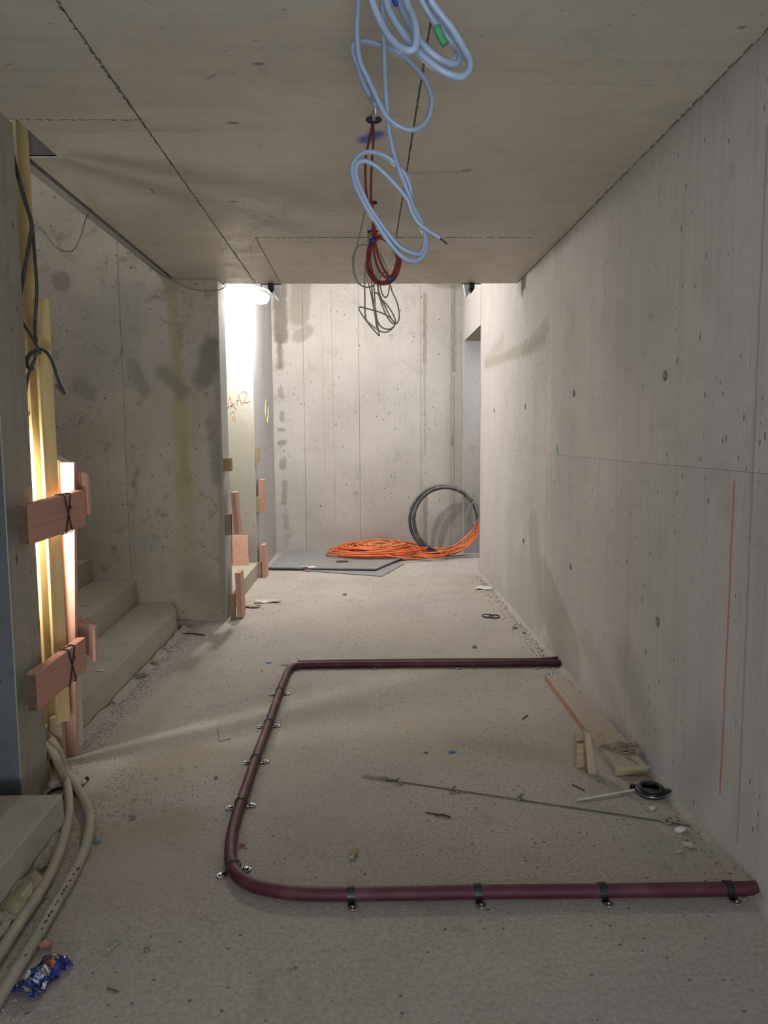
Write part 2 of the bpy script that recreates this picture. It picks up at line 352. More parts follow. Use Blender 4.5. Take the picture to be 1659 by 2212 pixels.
c_mortar = concrete('mortar_crumbs', 'xy', (.36, .33, .27), (.28, .25, .2), pits=.4, bump=.8, fine=.3)
m_pink = wood('pink_board', (.52, .27, .205), (.44, .225, .165), 'y')
m_brown = wood('brown_timber', (.36, .24, .13), (.28, .18, .09), 'z')
m_pinkz = wood('pink_board_upright', (.62, .36, .28), (.54, .30, .22), 'z')
m_end = plain('board_end_grain', (.13, .085, .055), (.085, .055, .035), rough=.9, scale=40)
m_yellow = wood('yellow_formwork_timber', (.58, .43, .20), (.50, .36, .155), 'z')
m_tan = wood('raw_timber', (.46, .37, .25), (.38, .30, .19), 'z')
m_dusty = wood('dusty_plank', (.44, .375, .305), (.40, .34, .275), 'y', knots=False)
m_dustend = wood('plank_end', (.46, .36, .22), (.36, .28, .16), 'x', knots=False)
m_redsaw = plain('sawn_red_edge', (.45, .22, .16), (.36, .19, .14), rough=.85, scale=60)
m_black = plain('black_rubber', (.018, .018, .02), (.03, .03, .032), rough=.55)
m_blackc = plain('black_cable', (.025, .024, .022), (.05, .048, .042), rough=.6, scale=20)
m_dusthose = plain('dusty_beige_hose', (.34, .30, .235), (.27, .24, .19), rough=.75, scale=9, dust=.35, dustc=(.42, .37, .29))
m_white = plain('pale_blue_conduit', (.29, .36, .48), (.25, .32, .44), rough=.4, scale=20, bump=.03, spec=.5)
m_red = plain('red_cable', (.22, .03, .022), (.16, .02, .016), rough=.45)
m_greyc = plain('grey_cable', (.34, .31, .26), (.26, .24, .2), rough=.5)
m_bluetape = plain('blue_tape', (.015, .05, .30), (.01, .03, .2), rough=.4)
m_green = plain('green_tape', (.05, .25, .1), (.1, .35, .2), rough=.4)
m_socket = plain('dark_blue_socket', (.012, .016, .09), (.02, .02, .05), rough=.45)
m_orange = plain('orange_cable', (.78, .20, .06), (.66, .15, .045), rough=.42, spec=.5)
m_ring = plain('black_hose', (.035, .037, .04), (.06, .062, .065), rough=.4, dust=.2)
m_maroon = plain('maroon_pipe', (.075, .009, .02), (.05, .007, .015), rough=.6, scale=300, stretch=(1, 1, 1), dust=.32, dustc=(.17, .09, .09), dustsc=9)
m_clamp = plain('dark_steel_clamp', (.045, .045, .048), (.02, .02, .02), rough=.4, metal=.6)
m_steel = plain('galvanised_steel', (.5, .5, .5), (.35, .35, .36), rough=.35, metal=.9)
m_mat = plain('grey_sheet', (.25, .245, .255), (.2, .195, .2), rough=.65, scale=6, dust=.3, dustc=(.36, .34, .33))
m_matedge = plain('black_sheet_edge', (.03, .03, .034), rough=.6)
m_paper = plain('pale_scrap', (.62, .60, .52), (.5, .48, .4), rough=.8)
m_plwhite = plain('white_plastic', (.75, .75, .74), (.68, .68, .67), rough=.35)
m_wrap = plain('blue_foil', (.03, .045, .24), (.015, .025, .15), rough=.28, scale=18, bump=.5, spec=.6)
m_wraplab = plain('pale_label', (.5, .52, .6), (.4, .42, .52), rough=.4)
m_amber = plain('amber_print', (.36, .13, .03), (.2, .07, .02), rough=.4)
m_ink = plain('dark_print', (.03, .025, .02), rough=.6)
m_stone = plain('crumbled_stone', (.34, .31, .26), (.25, .225, .18), rough=.95, scale=40, bump=.6)
m_chip = plain('mortar_chip', (.33, .30, .25), (.24, .21, .17), rough=.95, scale=50)
m_dark = plain('dark_grit', (.14, .12, .095), (.2, .17, .14), rough=.95)
m_foam = plain('yellow_mineral_wool', (.33, .30, .18), (.24, .22, .14), rough=.95, scale=50, bump=.8)
m_bluebit = plain('blue_plastic_bit', (.08, .2, .36), rough=.5)
m_redpaint = plain('red_marker', (.55, .22, .16), rough=.8)
m_yelpaint = plain('yellow_marker', (.62, .66, .15), rough=.8)
m_pinkbit = plain('pink_tube', (.42, .2, .27), rough=.5)
m_shav = plain('wood_shavings', (.40, .33, .24), (.3, .24, .17), rough=.9)
m_lamp = emis('lamp_face', (1, .95, .84), 60)
m_flood = emis('flood_face', (1, .93, .8), 40)

c_wjoint = concrete('wall_joint_dirt', 'yz', (.25, .235, .2), (.3, .28, .25), pits=.2)
# ---------------------------------------------------------------- the setting
def struct(name, mb, mat, **kw): return mb.build(name, mat, kind='structure', **kw)
# floor with a shallow chase cut where the strip runs
GA = Vector((.05, 2.945, 0)); GB = Vector((1.16, 2.53, 0)); gd = (GB-GA).normalized(); gn = Vector((-gd.y, gd.x, 0))
fl = MB()
def floor_part():
    b = len(fl.v); hw = .009
    A1, A2, B1, B2 = GA+gn*hw, GA-gn*hw, GB+gn*hw, GB-gn*hw
    o = [(-4, -3, 0), (3.6, -3, 0), (3.6, 9.6, 0), (-4, 9.6, 0)]
    V_ = o+[tuple(A1), tuple(A2), tuple(B1), tuple(B2)]+[tuple(p-Vector((0, 0, .008))) for p in (A1, A2, B1, B2)]
    fl.v += [Vector(p) for p in V_]
    for f in ((0, 1, 7, 5), (1, 2, 6, 7), (2, 3, 4, 6), (3, 0, 5, 4), (4, 5, 9, 8), (6, 4, 8, 10), (5, 7, 11, 9), (7, 6, 10, 11), (8, 9, 11, 10)):
        fl.f.append([b+i for i in f]); fl.sm.append(False)
    fl.box(-4, 3.6, -3, 9.6, -.25, -.02)
floor_part()
floor = struct('floor', fl, c_floor, origin=(0, 0, 0))
# ceiling: slab + formwork panels, each its own piece
cb = MB()
for x0, x1, y0, y1 in ((-1.6, 1.2, -3, 2.915), (-1.262, 1.2, 2.915, 3.275), (-1.386, 1.2, 3.275, 5.846)):
    cb.box(x0, x1, y0, y1, ZC+.006, 2.79)
ceiling = struct('ceiling', cb, c_joint, origin=(0, 0, ZC))
g_ = .0028
def cpanel(poly):
    mb = MB(); mb.prism([(x, y, ZC) for x, y in poly], (0, 0, .012)); mb.build('panel', c_ceiling, ceiling, bevel=.0015)
def rect(x0, x1, y0, y1, g=g_): return [(x0+g, y0+g), (x1-g, y0+g), (x1-g, y1-g), (x0+g, y1-g)]
cpanel(rect(-1.6, -.812, -3, 2.9)); cpanel(rect(-.812, .2, -3, 4.52)); cpanel(rect(.2, 1.187, -3, 4.52, .0022))
cpanel([(-1.262, 2.9+g_), (-.812-g_, 2.9+g_), (-.812-g_, 5.6-g_), (-1.386, 5.6-g_), (-1.386, 3.275), (-1.262, 3.275)])
cpanel(rect(-.812, -.625, 4.52, 5.849)); cpanel(rect(-.625, 1.187, 4.52, 5.849)); cpanel(rect(-1.386, -.812, 5.6, 5.849))
# ragged grout fins along the two rough joints
def fin(p0, p1, w, n, name='grout_ridge', mat=None):
    mb = MB(); a, b_ = Vector(p0), Vector(p1); d = (b_-a); s_ = Vector((-d.y, d.x, 0)).normalized()
    for i in range(n):
        t = (i+rnd.random()*.6)/n; t2 = t+rnd.uniform(.3, 1.1)/n; ww = w*rnd.uniform(.3, 1); of = s_*rnd.uniform(-.004, .004)
        p, q = a+d*t+of, a+d*min(t2, 1)+of
        mb.hexa([p-s_*ww, p+s_*ww, q+s_*ww*.6, q-s_*ww*.6] + [v+Vector((0, 0, .004)) for v in (p-s_*ww, p+s_*ww, q+s_*ww*.6, q-s_*ww*.6)])
    mb.build(name, mat or c_joint, ceiling, kind='stuff')
fin((-.812, 1.6, ZC-.0012), (-.812, 2.95, ZC-.0012), .006, 70)
fin((-.812, 2.95, ZC-.001), (-.812, 5.5, ZC-.001), .0025, 120)
fin((-1.25, 2.9, ZC-.0012), (-.82, 2.9, ZC-.0012), .004, 30)
fin((-.62, 4.52, ZC-.0015), (1.0, 4.52, ZC-.0015), .006, 46)
fin((.2, 1.9, ZC-.001), (.2, 4.5, ZC-.001), .0035, 90)
fin((1.182, 1.8, ZC-.001), (1.182, 5.8, ZC-.001), .005, 120)
# right wall
wb = MB(); wb.box(XR+.006, XR+.25, -3, 7.65, 0, 4.0); wb.box(XR+.006, XR+.25, 7.65, 8.885, 2.525, 4.0); wb.box(XR+.002, XR+.25, 8.892, 9.3, 0, 4)
wall_right = struct('wall_right', wb, c_wjoint)
def wpanel(y0, y1, z0, z1, g=.0016, par=None, mat=None):
    MB().box(XR, XR+.012, y0+g, y1-g, z0+g*.25, z1-g*.25).build('panel', mat or c_right, par or wall_right, bevel=.001)
for y0, y1 in ((-3, 2.3), (2.3, 4.852)): wpanel(y0, y1, 0, 1.285); wpanel(y0, y1, 1.285, 2.575)
wpanel(4.852, 7.652, 0, 1.285); wpanel(4.852, 5.85, 1.285, 2.575, .0); wpanel(5.85, 7.652, 1.285, 4.0, 0)
wpanel(7.652, 8.9, 2.525, 4.0, 0); 
MB().box(XR, XR+.25, 7.638, 7.652, 0, 4).build('corner_face', c_right, wall_right)
# tie holes: thin discs with the shade of the hole in their dark colour, plus plug
def tie(px, py, r=.014, wall=None):
    p = at(px, py, x=XR)
    MB().lathe(p-Vector((.0008, 0, 0)), [(r*1.5, 0), (r*1.5, .0006), (r, .0007), (r*.8, .0012)], 14, (-1, 0, 0)).build('tie_hole', m_tie, wall_right)
    MB().lathe(p-Vector((.001, 0, 0)), [(r*.55, 0), (r*.55, .004), (r*.4, .006)], 12, (-1, 0, 0)).build('tie_plug', m_plug, wall_right)
m_tie = plain('tie_hole_shadow', (.17, .16, .145), (.24, .23, .2), rough=.9); m_plug = plain('grey_plug', (.3, .29, .26), rough=.7)
for px, py in ((1437, 812), (1240, 850), (1421, 1343), (1233, 1224), (1131, 1168), (1135, 878), (1068, 886)): tie(px, py)
# back wall, its panels
bb = MB(); bb.box(-1.35, XR, 9.108, 9.35, 0, 4)
wall_back = struct('wall_back', bb, c_joint)
xs = [-1.35, -.72, -.055, .69, 1.06, XR]
for i in range(5): MB().box(xs[i]+.0015, xs[i+1]-.0015, 9.1, 9.112, 0, 4).build('panel', c_back, wall_back, bevel=.001)
# little raised circles left by formwork ties on the back wall
for px, py in ((772, 715), (845, 726), (915, 720), (768, 890), (840, 893), (915, 893), (845, 1068), (770, 1065)):
    p = at(px, py, y=9.1); MB().lathe(p, [(.024, 0), (.024, .003), (.019, .004), (.018, .001), (.006, .001)], 16, (0, -1, 0)).build('tie_mark', c_back, wall_back)
# passage on the right, behind the end of the right wall
MB().box(XR, XR+.002, 8.886, 9.1, 0, 4).build('corner_face', c_right, wall_right)
struct('wall_passage', MB().box(XR+.001, 3.4, 8.885, 8.891, 0, 2.8), concrete('passage_plaster', 'xz', (.34, .33, .33), (.3, .29, .29), cd=(.2, .19, .18), pits=.3, streak=.1, blot=.25, stains=[
    (1.27, 1.27, 1.31, 1.27, .035, .012, (.26, .17, .13), .8), (1.29, 1.24, 1.29, 1.16, .006, .004, (.26, .17, .13), .8), (1.31, 1.24, 1.31, 1.17, .006, .004, (.26, .17, .13), .8), (1.3, 1.4, 1.3, .7, .12, .02, (.36, .33, .29), .6)]))
MB().box(XR+.25, 3.4, 7.45, 7.65, 0, 2.8).build('wall_passage_near', c_right, kind='structure')
MB().box(XR+.25, 3.4, 7.65, 8.9, 2.525, 2.8).build('ceiling_passage', c_ceiling, kind='structure')
MB().box(3.4, 3.5, 7.45, 9.1, 0, 2.8).build('wall_passage_end', c_right, kind='structure')
# far left wall beyond the second stair opening
struct('wall_left', MB().box(-1.35, -1.092, 7.5, 9.15, 0, 4.0), c_left)
struct('wall_recess', MB().box(-3.3, -1.352, 7.5, 7.7, 0, 4.0).box(-1.352, -1.0925, 7.493, 7.5, 0, 2.78), c_recess)
struct('ceiling_recess', MB().box(-3.3, -1.1, 5.9, 7.49, 2.78, 2.95), c_recess)
MB().box(-3.3, -1.1, 7.42, 7.492, 2.69, 2.779).build('trim_1', c_recess, kind='structure')
MB().box(-1.35, -1.1, 5.94, 7.5, 2.951, 4.0).build('wall_over_recess', c_left, kind='structure')
MB().box(-3.4, -3.3, 2.6, 7.7, 0, 5).build('wall_stair_end', c_left, kind='structure')
# stair wall / pier
pm = MB(); pm.box(-3.3, -1.8, 5.7, 5.95, 0, 5.0).box(-1.8, -1.386, 5.7, 5.95, 0, 5.0).box(-1.386, -1.08, 5.7, 5.95, 0, ZC+.0).box(-1.386, -1.08, 5.853, 5.95, ZC, 4.0)
wall_pier = struct('wall_pier', pm, c_joint)
for x0, x1, z1 in ((-3.3, -1.8, 5), (-1.8, -1.386, 5), (-1.386, -1.079, ZC-.001)):
    g2 = .0012 if x0 != -1.386 else 0
    MB().box(x0+g2, x1-g2 if x1 == -1.8 else x1, 5.69, 5.703, 0, z1).build('panel', c_pier, wall_pier)
MB().box(-1.081, -1.074, 5.692, 5.95, 0, 2.57).build('side_face', c_left, wall_pier)
# shaft over the end of the corridor
MB().box(-1.4, 1.25, 5.72, 5.84, 2.791, 4.0).build('wall_shaft', c_left, kind='structure')
MB().box(-1.4, 1.45, 5.7, 9.35, 4.0, 4.1).build('ceiling_shaft', c_left, kind='structure')
# stairwell upper enclosure
MB().box(-3.3, -1.1, 2.6, 5.7, 5.0, 5.1).build('ceiling_stairwell', c_left, kind='structure')
MB().box(-1.386, -1.28, 2.6, 5.7, 2.8, 5.0).build('wall_stairwell_upper', c_left, kind='structure')
# bright chamfer strip under the slab edge
MB().prism([(-1.388, 3.275, 2.572), (-1.51, 3.275, 2.615), (-1.51, 3.275, 2.64), (-1.388, 3.275, 2.64)], (0, 2.41, 0)).build('trim_2', c_recess, kind='structure')
# thin-wall end by the camera: front face with its shade in the colour, lit face along the corridor
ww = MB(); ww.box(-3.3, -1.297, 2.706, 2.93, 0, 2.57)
wall_near = struct('wall_near_left', ww, c_pillar_shaded)
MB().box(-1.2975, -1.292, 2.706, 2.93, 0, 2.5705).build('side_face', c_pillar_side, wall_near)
MB().box(-1.7, -1.6, -3, 2.706, 0, 2.57).build('wall_left_near', c_pillar_shaded, kind='structure')
# sloping side wall of the stair
m_parapet = concrete('pale_parapet', 'xz', (.62, .59, .52), (.57, .54, .47), pits=.2, streak=.1, blot=.1)
MB().prism([(-3.2, 3.27, 0), (-1.31, 3.27, 0), (-1.31, 3.27, 1.305), (-3.2, 3.27, 2.39)], (0, .09, 0)).build('wall_parapet', m_parapet, kind='structure')

# ---------------------------------------------------------------- stairs and steps
st = thing('concrete_stair', (-1.7, 4.5, 0), 'raw concrete stair rising to the left behind the timber props', 'stairs')
def riser_line(k):                       # slightly out of square like the cast flight
    return {0: (-1.362, -1.372), 1: (-1.66, -1.752), 2: (-2.0, -2.10), 3: (-2.34, -2.45), 4: (-2.68, -2.8)}[k]
zt = [.15, .32, .49, .66, .83]
for k in range(5):
    a, b_ = riser_line(k); z0 = 0 if k == 0 else zt[k-1]-.001
    mb = MB(); N = 26
    if k == 0:                            # first tread: nosing worn, far end broken off
        def edge(t):
            y = 3.37+t*(5.688-3.37); x = a+(b_-a)*t + .006*mn.noise(Vector((t*9, 1, 0)))
            if t > .86: x -= (t-.86)/.14*.12*(1+.3*mn.noise(Vector((t*40, 0, 0))))
            return x, y
        for i in range(N):
            (x1, y1), (x2, y2) = edge(i/N), edge((i+1)/N)
            f1 = .012 if i > 22 else .004
            mb.prism([(x1, y1, 0), (x1-.002, y1, .142-f1), (x1-.01-f1, y1, .15), (-3.3, y1, .15), (-3.3, y1, 0)], (0, y2-y1+.0004, 0)) if 0 else \
            mb.hexa([(x1, y1, 0), (x2, y2, 0), (-3.25, y2, 0), (-3.25, y1, 0), (x1-.006, y1, .15), (x2-.006, y2, .15), (-3.25, y2, .15), (-3.25, y1, .15)])
    else:
        mb.hexa([(a, 3.37, z0), (b_, 5.689, z0), (-3.25, 5.689, z0), (-3.25, 3.37, z0), (a-.004, 3.37, zt[k]), (b_-.004, 5.689, zt[k]), (-3.25, 5.689, zt[k]), (-3.25, 3.37, zt[k])])
    mb.build('step', c_step, st, bevel=.004 if k else 0)
pl = MB(); pl.hexa([(-1.09, 1.2, 0), (-1.095, 2.6, 0), (-1.6, 2.6, 0), (-1.6, 1.2, 0), (-1.082, 1.2, .15), (-1.082, 2.56, .15), (-1.6, 2.56, .15), (-1.6, 1.2, .15)])
pl.build('concrete_step', c_step, label='low concrete step slab at the left edge beside the beige hoses', cat='step', bevel=.003)
fs = thing('concrete_stair', (-1.5, 6.7, 0), 'pale concrete stair in the bright opening beyond the pier', 'stairs')
for k in range(4):
    MB().box(-3.28, -1.085-.29*k, 5.952, 7.49, 0 if k == 0 else zt[k-1], zt[k]).build('step', c_step, fs, bevel=.004)

# ---------------------------------------------------------------- lamps
lp = Vector((-.955, 7.15, 2.735))
lamp = thing('work_lamp', (lp.x, lp.y, lp.z-.08), 'glaring white work lamp hanging at the top of the far left opening', 'lamp')
MB().lathe(lp, [(.03, .05), (.075, .045), (.09, .02), (.09, 0), (.06, -.01)], 24, (.25, .25, 1)).build('housing', m_plwhite, lamp)
MB().lathe(lp, [(.085, -.003), (.088, -.02), (.08, -.05), (.045, -.075), (.001, -.08)], 24, (.25, .25, 1)).build('lamp_face', m_lamp, lamp)
MB().tube([lp+Vector((.01, .01, .04)), lp+Vector((.02, .03, 1.26))], .006, 8).build('suspension_cable', m_blackc, lamp)
point('work_lamp_light', lp+Vector((-.02, -.03, -.12)), 88, (1, .96, .90), .05)
fp = Vector((-1.55, 2.972, 1.05))
flood = thing('floodlight', (fp.x, fp.y, 0), 'bright site floodlight on a stand behind the near wall end', 'lamp')
MB().obox(fp, (.04, .07, .66), rz=1.1).build('housing', m_clamp, flood, bevel=.006)
MB().obox(fp+Vector((.011, .021, 0)), (.004, .06, .62), rz=1.1).build('lamp_face', m_flood, flood)
MB().tube([(fp.x, fp.y, 0), (fp.x, fp.y, fp.z-.32)], .012, 10).build('stand', m_clamp, flood)
area('floodlight_light', tuple(fp+Vector((.016, .03, .0))), .05, 20, (1, .91, .76), (-1.39, 3.27, 1.0), .6, radians(110))

# slab edge brackets with white wedges
for px, lab, tw in ((585, 'black bracket with white wedge at the slab edge, next to the work lamp', 1), (1018, 'black bracket with white wedge at the slab edge, above the black hose ring', -1)):
    p = at(px, 612, z=ZC); p.y = 5.85
    b = thing('slab_bracket', (p.x, p.y, ZC), lab, 'bracket', 'brackets at the slab edge')
    MB().box(p.x-.021, p.x+.021, 5.80, 5.87, ZC-.045, ZC+.0).build('box', m_black, b, bevel=.003)
    MB().prism([(p.x-.021, 5.87, ZC-.045), (p.x+.021, 5.87, ZC-.045), (p.x, 5.86, ZC-.075)], (0, -.06, 0)).build('spike', m_clamp, b)
    MB().box(p.x-.075, p.x+.075, 5.849, 5.86, ZC-.004, ZC+.002).build('plate', m_clamp, b)
    q = p+Vector((.03*tw+.0, .04, 0)); w = .035
    MB().prism([(q.x-w*.7, 5.90, ZC+.02), (q.x+w, 5.90, ZC+.02), (q.x+w, 5.90, ZC-.05), (q.x+w*.4*tw, 5.90, ZC-.11), (q.x-w*.2, 5.90, ZC-.08)], (0, .03, 0)).build('wedge', m_plwhite, b, bevel=.004)
    MB().tube([(p.x, 5.85, ZC+.01), (p.x, 5.93, ZC+.05)], .006, 8).build('bolt', m_steel, b)

# ---------------------------------------------------------------- hanging conduits and cables
def c3(pts): return [(680+x/4.1475, y/4.1475) for x, y in pts]
def c4(pts): return [(680+x/4.1475, 300+y/4.1475) for x, y in pts]
def run(pp, depth, amp=0, ph=0):
    """photo points -> world points at the real distance of the cable (depth may vary along it)"""
    out = []; N = len(pp)
    for i, (px, py) in enumerate(pp):
        t = i/max(1, N-1); d = depth(t) if callable(depth) else depth
        out.append(at(px, py, y=d+amp*sin(ph+t*9)))
    return out
def ctube(name, wp, r, mat, k=7, n=10, closed=False, **kw): return MB().tube(smooth(wp, k, closed), r, n, closed).build(name, mat, **kw)
RC = .0068
# near coil: one object with its loops as parts
nc = thing('conduit_coil', at(860, 60, y=1.45), 'thick pale blue conduit coil of several turns at the top edge of the view', 'conduit', 'pale conduits hanging from the ceiling')
loops = [
 [(470, -230), (495, -60), (530, 60), (610, 240), (700, 370), (800, 445), (890, 440), (910, 300), (880, 150), (835, 50), (800, -60), (770, -230)],
 [(600, -230), (630, -60), (670, 100), (750, 245), (860, 390), (960, 500), (1080, 600), (1200, 665), (1310, 690), (1380, 630), (1385, 540), (1330, 430), (1230, 260), (1130, 130), (1040, 0), (980, -230)],
 [(700, -230), (740, -60), (800, 130), (880, 280), (975, 410), (1080, 505), (1180, 560), (1270, 570), (1300, 500), (1260, 420), (1180, 330), (1090, 220), (1020, 110), (940, -40), (900, -230)],
 [(540, -230), (565, -60), (600, 60), (655, 180), (740, 310), (850, 450), (960, 540), (1080, 640), (1200, 690), (1310, 700), (1370, 640), (1350, 520), (1270, 380), (1160, 240), (1060, 110), (985, -20), (950, -230)],
]
for i, L_ in enumerate(loops[:3] ): ctube('conduit_loop', run(c3(L_), (1.42, 1.46, 1.51, 1.47)[i], .02, i), .0069, m_white, parent=nc)
ctube('conduit_loop', run(c3([(760, -230), (790, -60), (850, 110), (890, 240)] + [(960, 380), (1060, 480), (1150, 540), (1240, 545), (1285, 480), (1230, 370), (1150, 270), (1060, 100), (1000, -60), (960, -230)]), 1.53), .0069, m_white, parent=nc)
MB().tube(smooth(run(c3([(560, -230), (570, -300)]), 1.45)+[Vector((.03, 1.45, ZC-.0))], 4), .0069, 10).build('feed_conduit', m_white, nc)
ctube('green_tape', run(c3([(1090, 240), (1120, 310), (1170, 400)]), lambda t: 1.505), .0078, m_green, k=5, parent=nc)
ctube('blue_tape', run(c3([(705, -10), (722, 25), (728, 50)]), 1.44), .0045, m_bluetape, k=3, parent=nc)
mid = run(c3([(395, -80), (385, 100), (378, 250), (385, 420), (410, 560), (465, 680), (530, 820), (590, 950), (650, 1050), (740, 1125), (850, 1165), (950, 1140), (1020, 1050), (1048, 900), (1010, 760), (930, 640), (830, 540), (730, 470), (620, 420), (500, 380), (410, 370), (350, 400), (345, 470), (385, 600), (430, 730), (500, 870), (555, 960)]), lambda t: 1.9+.12*t)
mid = [Vector((mid[0].x, 1.88, ZC))]+mid+[at(812, 246, y=2.4), at(808, 252, y=2.75), at(808, 258, z=ZC)]
ctube('hanging_conduit', mid, RC, m_white, label='single pale blue conduit loop behind the thick coil, ending at the dark blue socket', cat='conduit', group='pale conduits hanging from the ceiling')
v1 = run(c3([(600, -80), (612, 200), (622, 450), (632, 750), (650, 1000), (668, 1180), (700, 1340)]), lambda t: 1.95)
v2 = run(c4([(745, 250), (800, 390), (850, 520), (885, 620), (935, 740), (985, 850), (1000, 960), (960, 1060), (880, 1095), (790, 1060), (700, 970), (620, 860), (550, 750), (470, 630), (400, 500), (350, 370), (335, 260), (370, 180), (440, 125), (540, 122), (650, 165), (740, 240), (815, 330), (855, 440), (870, 560), (925, 680), (970, 790), (988, 910), (950, 1020), (870, 1022), (760, 965), (660, 850), (570, 730), (490, 610), (430, 490), (375, 340), (380, 230), (450, 198), (540, 240), (640, 325), (730, 420), (830, 545), (865, 650), (925, 750), (1010, 820), (1070, 855), (1122, 892)]), lambda t: 1.95+.03*sin(t*14))
v1 = [Vector((v1[0].x, 1.93, ZC))]+v1
hc = thing('hanging_conduit', v1[0], 'pale blue conduit hanging lowest, looped twice with a cut end to the right', 'conduit', 'pale conduits hanging from the ceiling')
ctube('conduit', v1+v2, .0062, m_white, parent=hc)
e = v2[-1]; dE = (v2[-1]-v2[-2]).normalized()
MB().tube([e, e+dE*.012, e+dE*.02+Vector((.002, 0, -.003))], .002, 6).build('wire_tip', m_blackc, hc)

# ceiling sockets
for px, py, r, lab in ((807, 258, .03, 'dark blue ceiling socket nearest the camera, red cables coming out'), (805, 437, .024, 'dark blue ceiling socket in the middle of the row'), (805, 500, .032, 'dark blue ceiling socket farthest back, at the cross joint')):
    p = at(px, py, z=ZC); s_ = thing('ceiling_socket', p, lab, 'socket', 'sockets cast into the ceiling')
    MB().lathe(p, [(r*.6, .002), (r, 0), (r, -.004), (r*.82, -.006), (r*.8, -.003), (r*.7, -.0025)], 28).build('rim', m_socket, s_)
    MB().lathe(p, [(r*.2, .0), (r*.25, -.01), (r*.12, -.014)], 14).build('nozzle', m_black, s_)
# red cable coil
rc = thing('red_cable_coil', at(807, 260, z=ZC), 'dark red cables hanging from the nearest socket, coiled and bound with blue tape', 'cable')
A_ = at(806, 260, z=ZC)
for L_ in ([(470, 90), (455, 200), (455, 400), (470, 540), (505, 650), (520, 760), (522, 900)], [(525, 30), (515, 150), (505, 350), (505, 560), (517, 700), (530, 800), (532, 900)]):
    ctube('strand', [A_]+run(c4(L_), 2.88), .0042, m_red, parent=rc, n=8)
ctube('strand', run(c4([(512, 560), (516, 650), (530, 760), (548, 860), (575, 868), (620, 900), (700, 960)]), 2.87), .0055, m_red, parent=rc, n=8)
for i, (cx, cy, rx, ry, dz) in enumerate(((612, 1090, 146, 214, 0), (606, 1092, 138, 205, .015), (616, 1085, 128, 196, -.012), (600, 1088, 132, 208, .025))):
    pp = [(cx+rx*cos(a)+30*sin(a*2+i)*.3, cy+ry*sin(a)) for a in [2*pi*j/18+.3 for j in range(18)]]
    ctube('coil_turn', [at(*q, y=2.88+dz) for q in c4(pp)], .0043, m_red, k=4, n=8, closed=True, parent=rc)
for L_ in ([(522, 930), (535, 1040), (565, 1150), (620, 1230), (680, 1262)], [(540, 930), (565, 1040), (610, 1150), (655, 1225), (680, 1255)], [(700, 985), (735, 1060), (725, 1160), (690, 1240)], [(735, 965), (768, 1080), (752, 1170), (695, 1245)]):
    ctube('strand', run(c4(L_), 2.865), .0045, m_red, parent=rc, n=8)
for a_, b_ in (((515, 895), (528, 940)), ((660, 1275), (702, 1235))): MB().tube(run(c4([a_, b_]), 2.875), .0125, 12).build('blue_tape', m_bluetape, rc)
# grey cables
gl = thing('grey_cable_loop', at(804, 437, z=ZC), 'thin grey cable loop left of the red coil, from the middle socket', 'cable', 'thin grey cables hanging from the ceiling')
ctube('strand', [at(803, 440, z=ZC)]+run(c4([(470, 590), (450, 640), (425, 760), (400, 870), (380, 960)]), 3.86)+run(c4([(345, 1050), (340, 1130), (355, 1220), (400, 1300), (470, 1330), (540, 1300), (560, 1200), (530, 1060), (470, 960), (410, 955), (375, 980), (350, 1060), (350, 1170), (375, 1260), (395, 1300)]), lambda t: 3.86+.04*sin(t*8)), .0042, m_greyc, parent=gl, n=8)
gt = thing('grey_cable_tangle', at(805, 500, z=ZC), 'tangle of thin grey cables hanging lowest under the red coil', 'cable', 'thin grey cables hanging from the ceiling')
G0 = at(805, 502, z=ZC)
tang = [
 [(490, 850), (495, 1000), (505, 1200), (515, 1400), (530, 1520), (555, 1640), (580, 1765)],
 [(480, 850), (485, 1000), (520, 1200), (535, 1400), (540, 1500), (525, 1430)],
 [(500, 850), (470, 1060), (447, 1160), (448, 1400), (455, 1600), (500, 1660), (570, 1715), (640, 1732), (710, 1680), (690, 1615), (600, 1560), (500, 1530), (410, 1508), (397, 1530), (440, 1600), (500, 1680), (575, 1765)],
 [(505, 850), (560, 980), (620, 1100), (660, 1220), (690, 1360), (735, 1460), (756, 1560), (745, 1640), (700, 1655), (640, 1580), (600, 1480), (570, 1380), (550, 1250), (520, 1050)],
 [(510, 850), (575, 1020), (640, 1150), (668, 1280), (660, 1380), (635, 1420), (605, 1390), (585, 1300), (570, 1180)],
 [(560, 1300), (580, 1420), (640, 1480), (700, 1570), (722, 1650), (680, 1702), (610, 1695), (565, 1640), (545, 1540), (535, 1400), (560, 1385), (600, 1450), (680, 1600), (722, 1655)],
 [(447, 1160), (475, 1280), (510, 1420), (535, 1560), (555, 1690)], [(590, 1150), (620, 1190), (580, 1260), (575, 1370), (640, 1520)]]
for i, L_ in enumerate(tang):
    w_ = run(c4(L_), lambda t: 4.39-.05*i*.3+.04*sin(t*7+i))
    ctube('strand', ([G0]+w_) if L_[0][1] == 850 else w_, .0042, m_greyc, parent=gt, n=8, k=6)

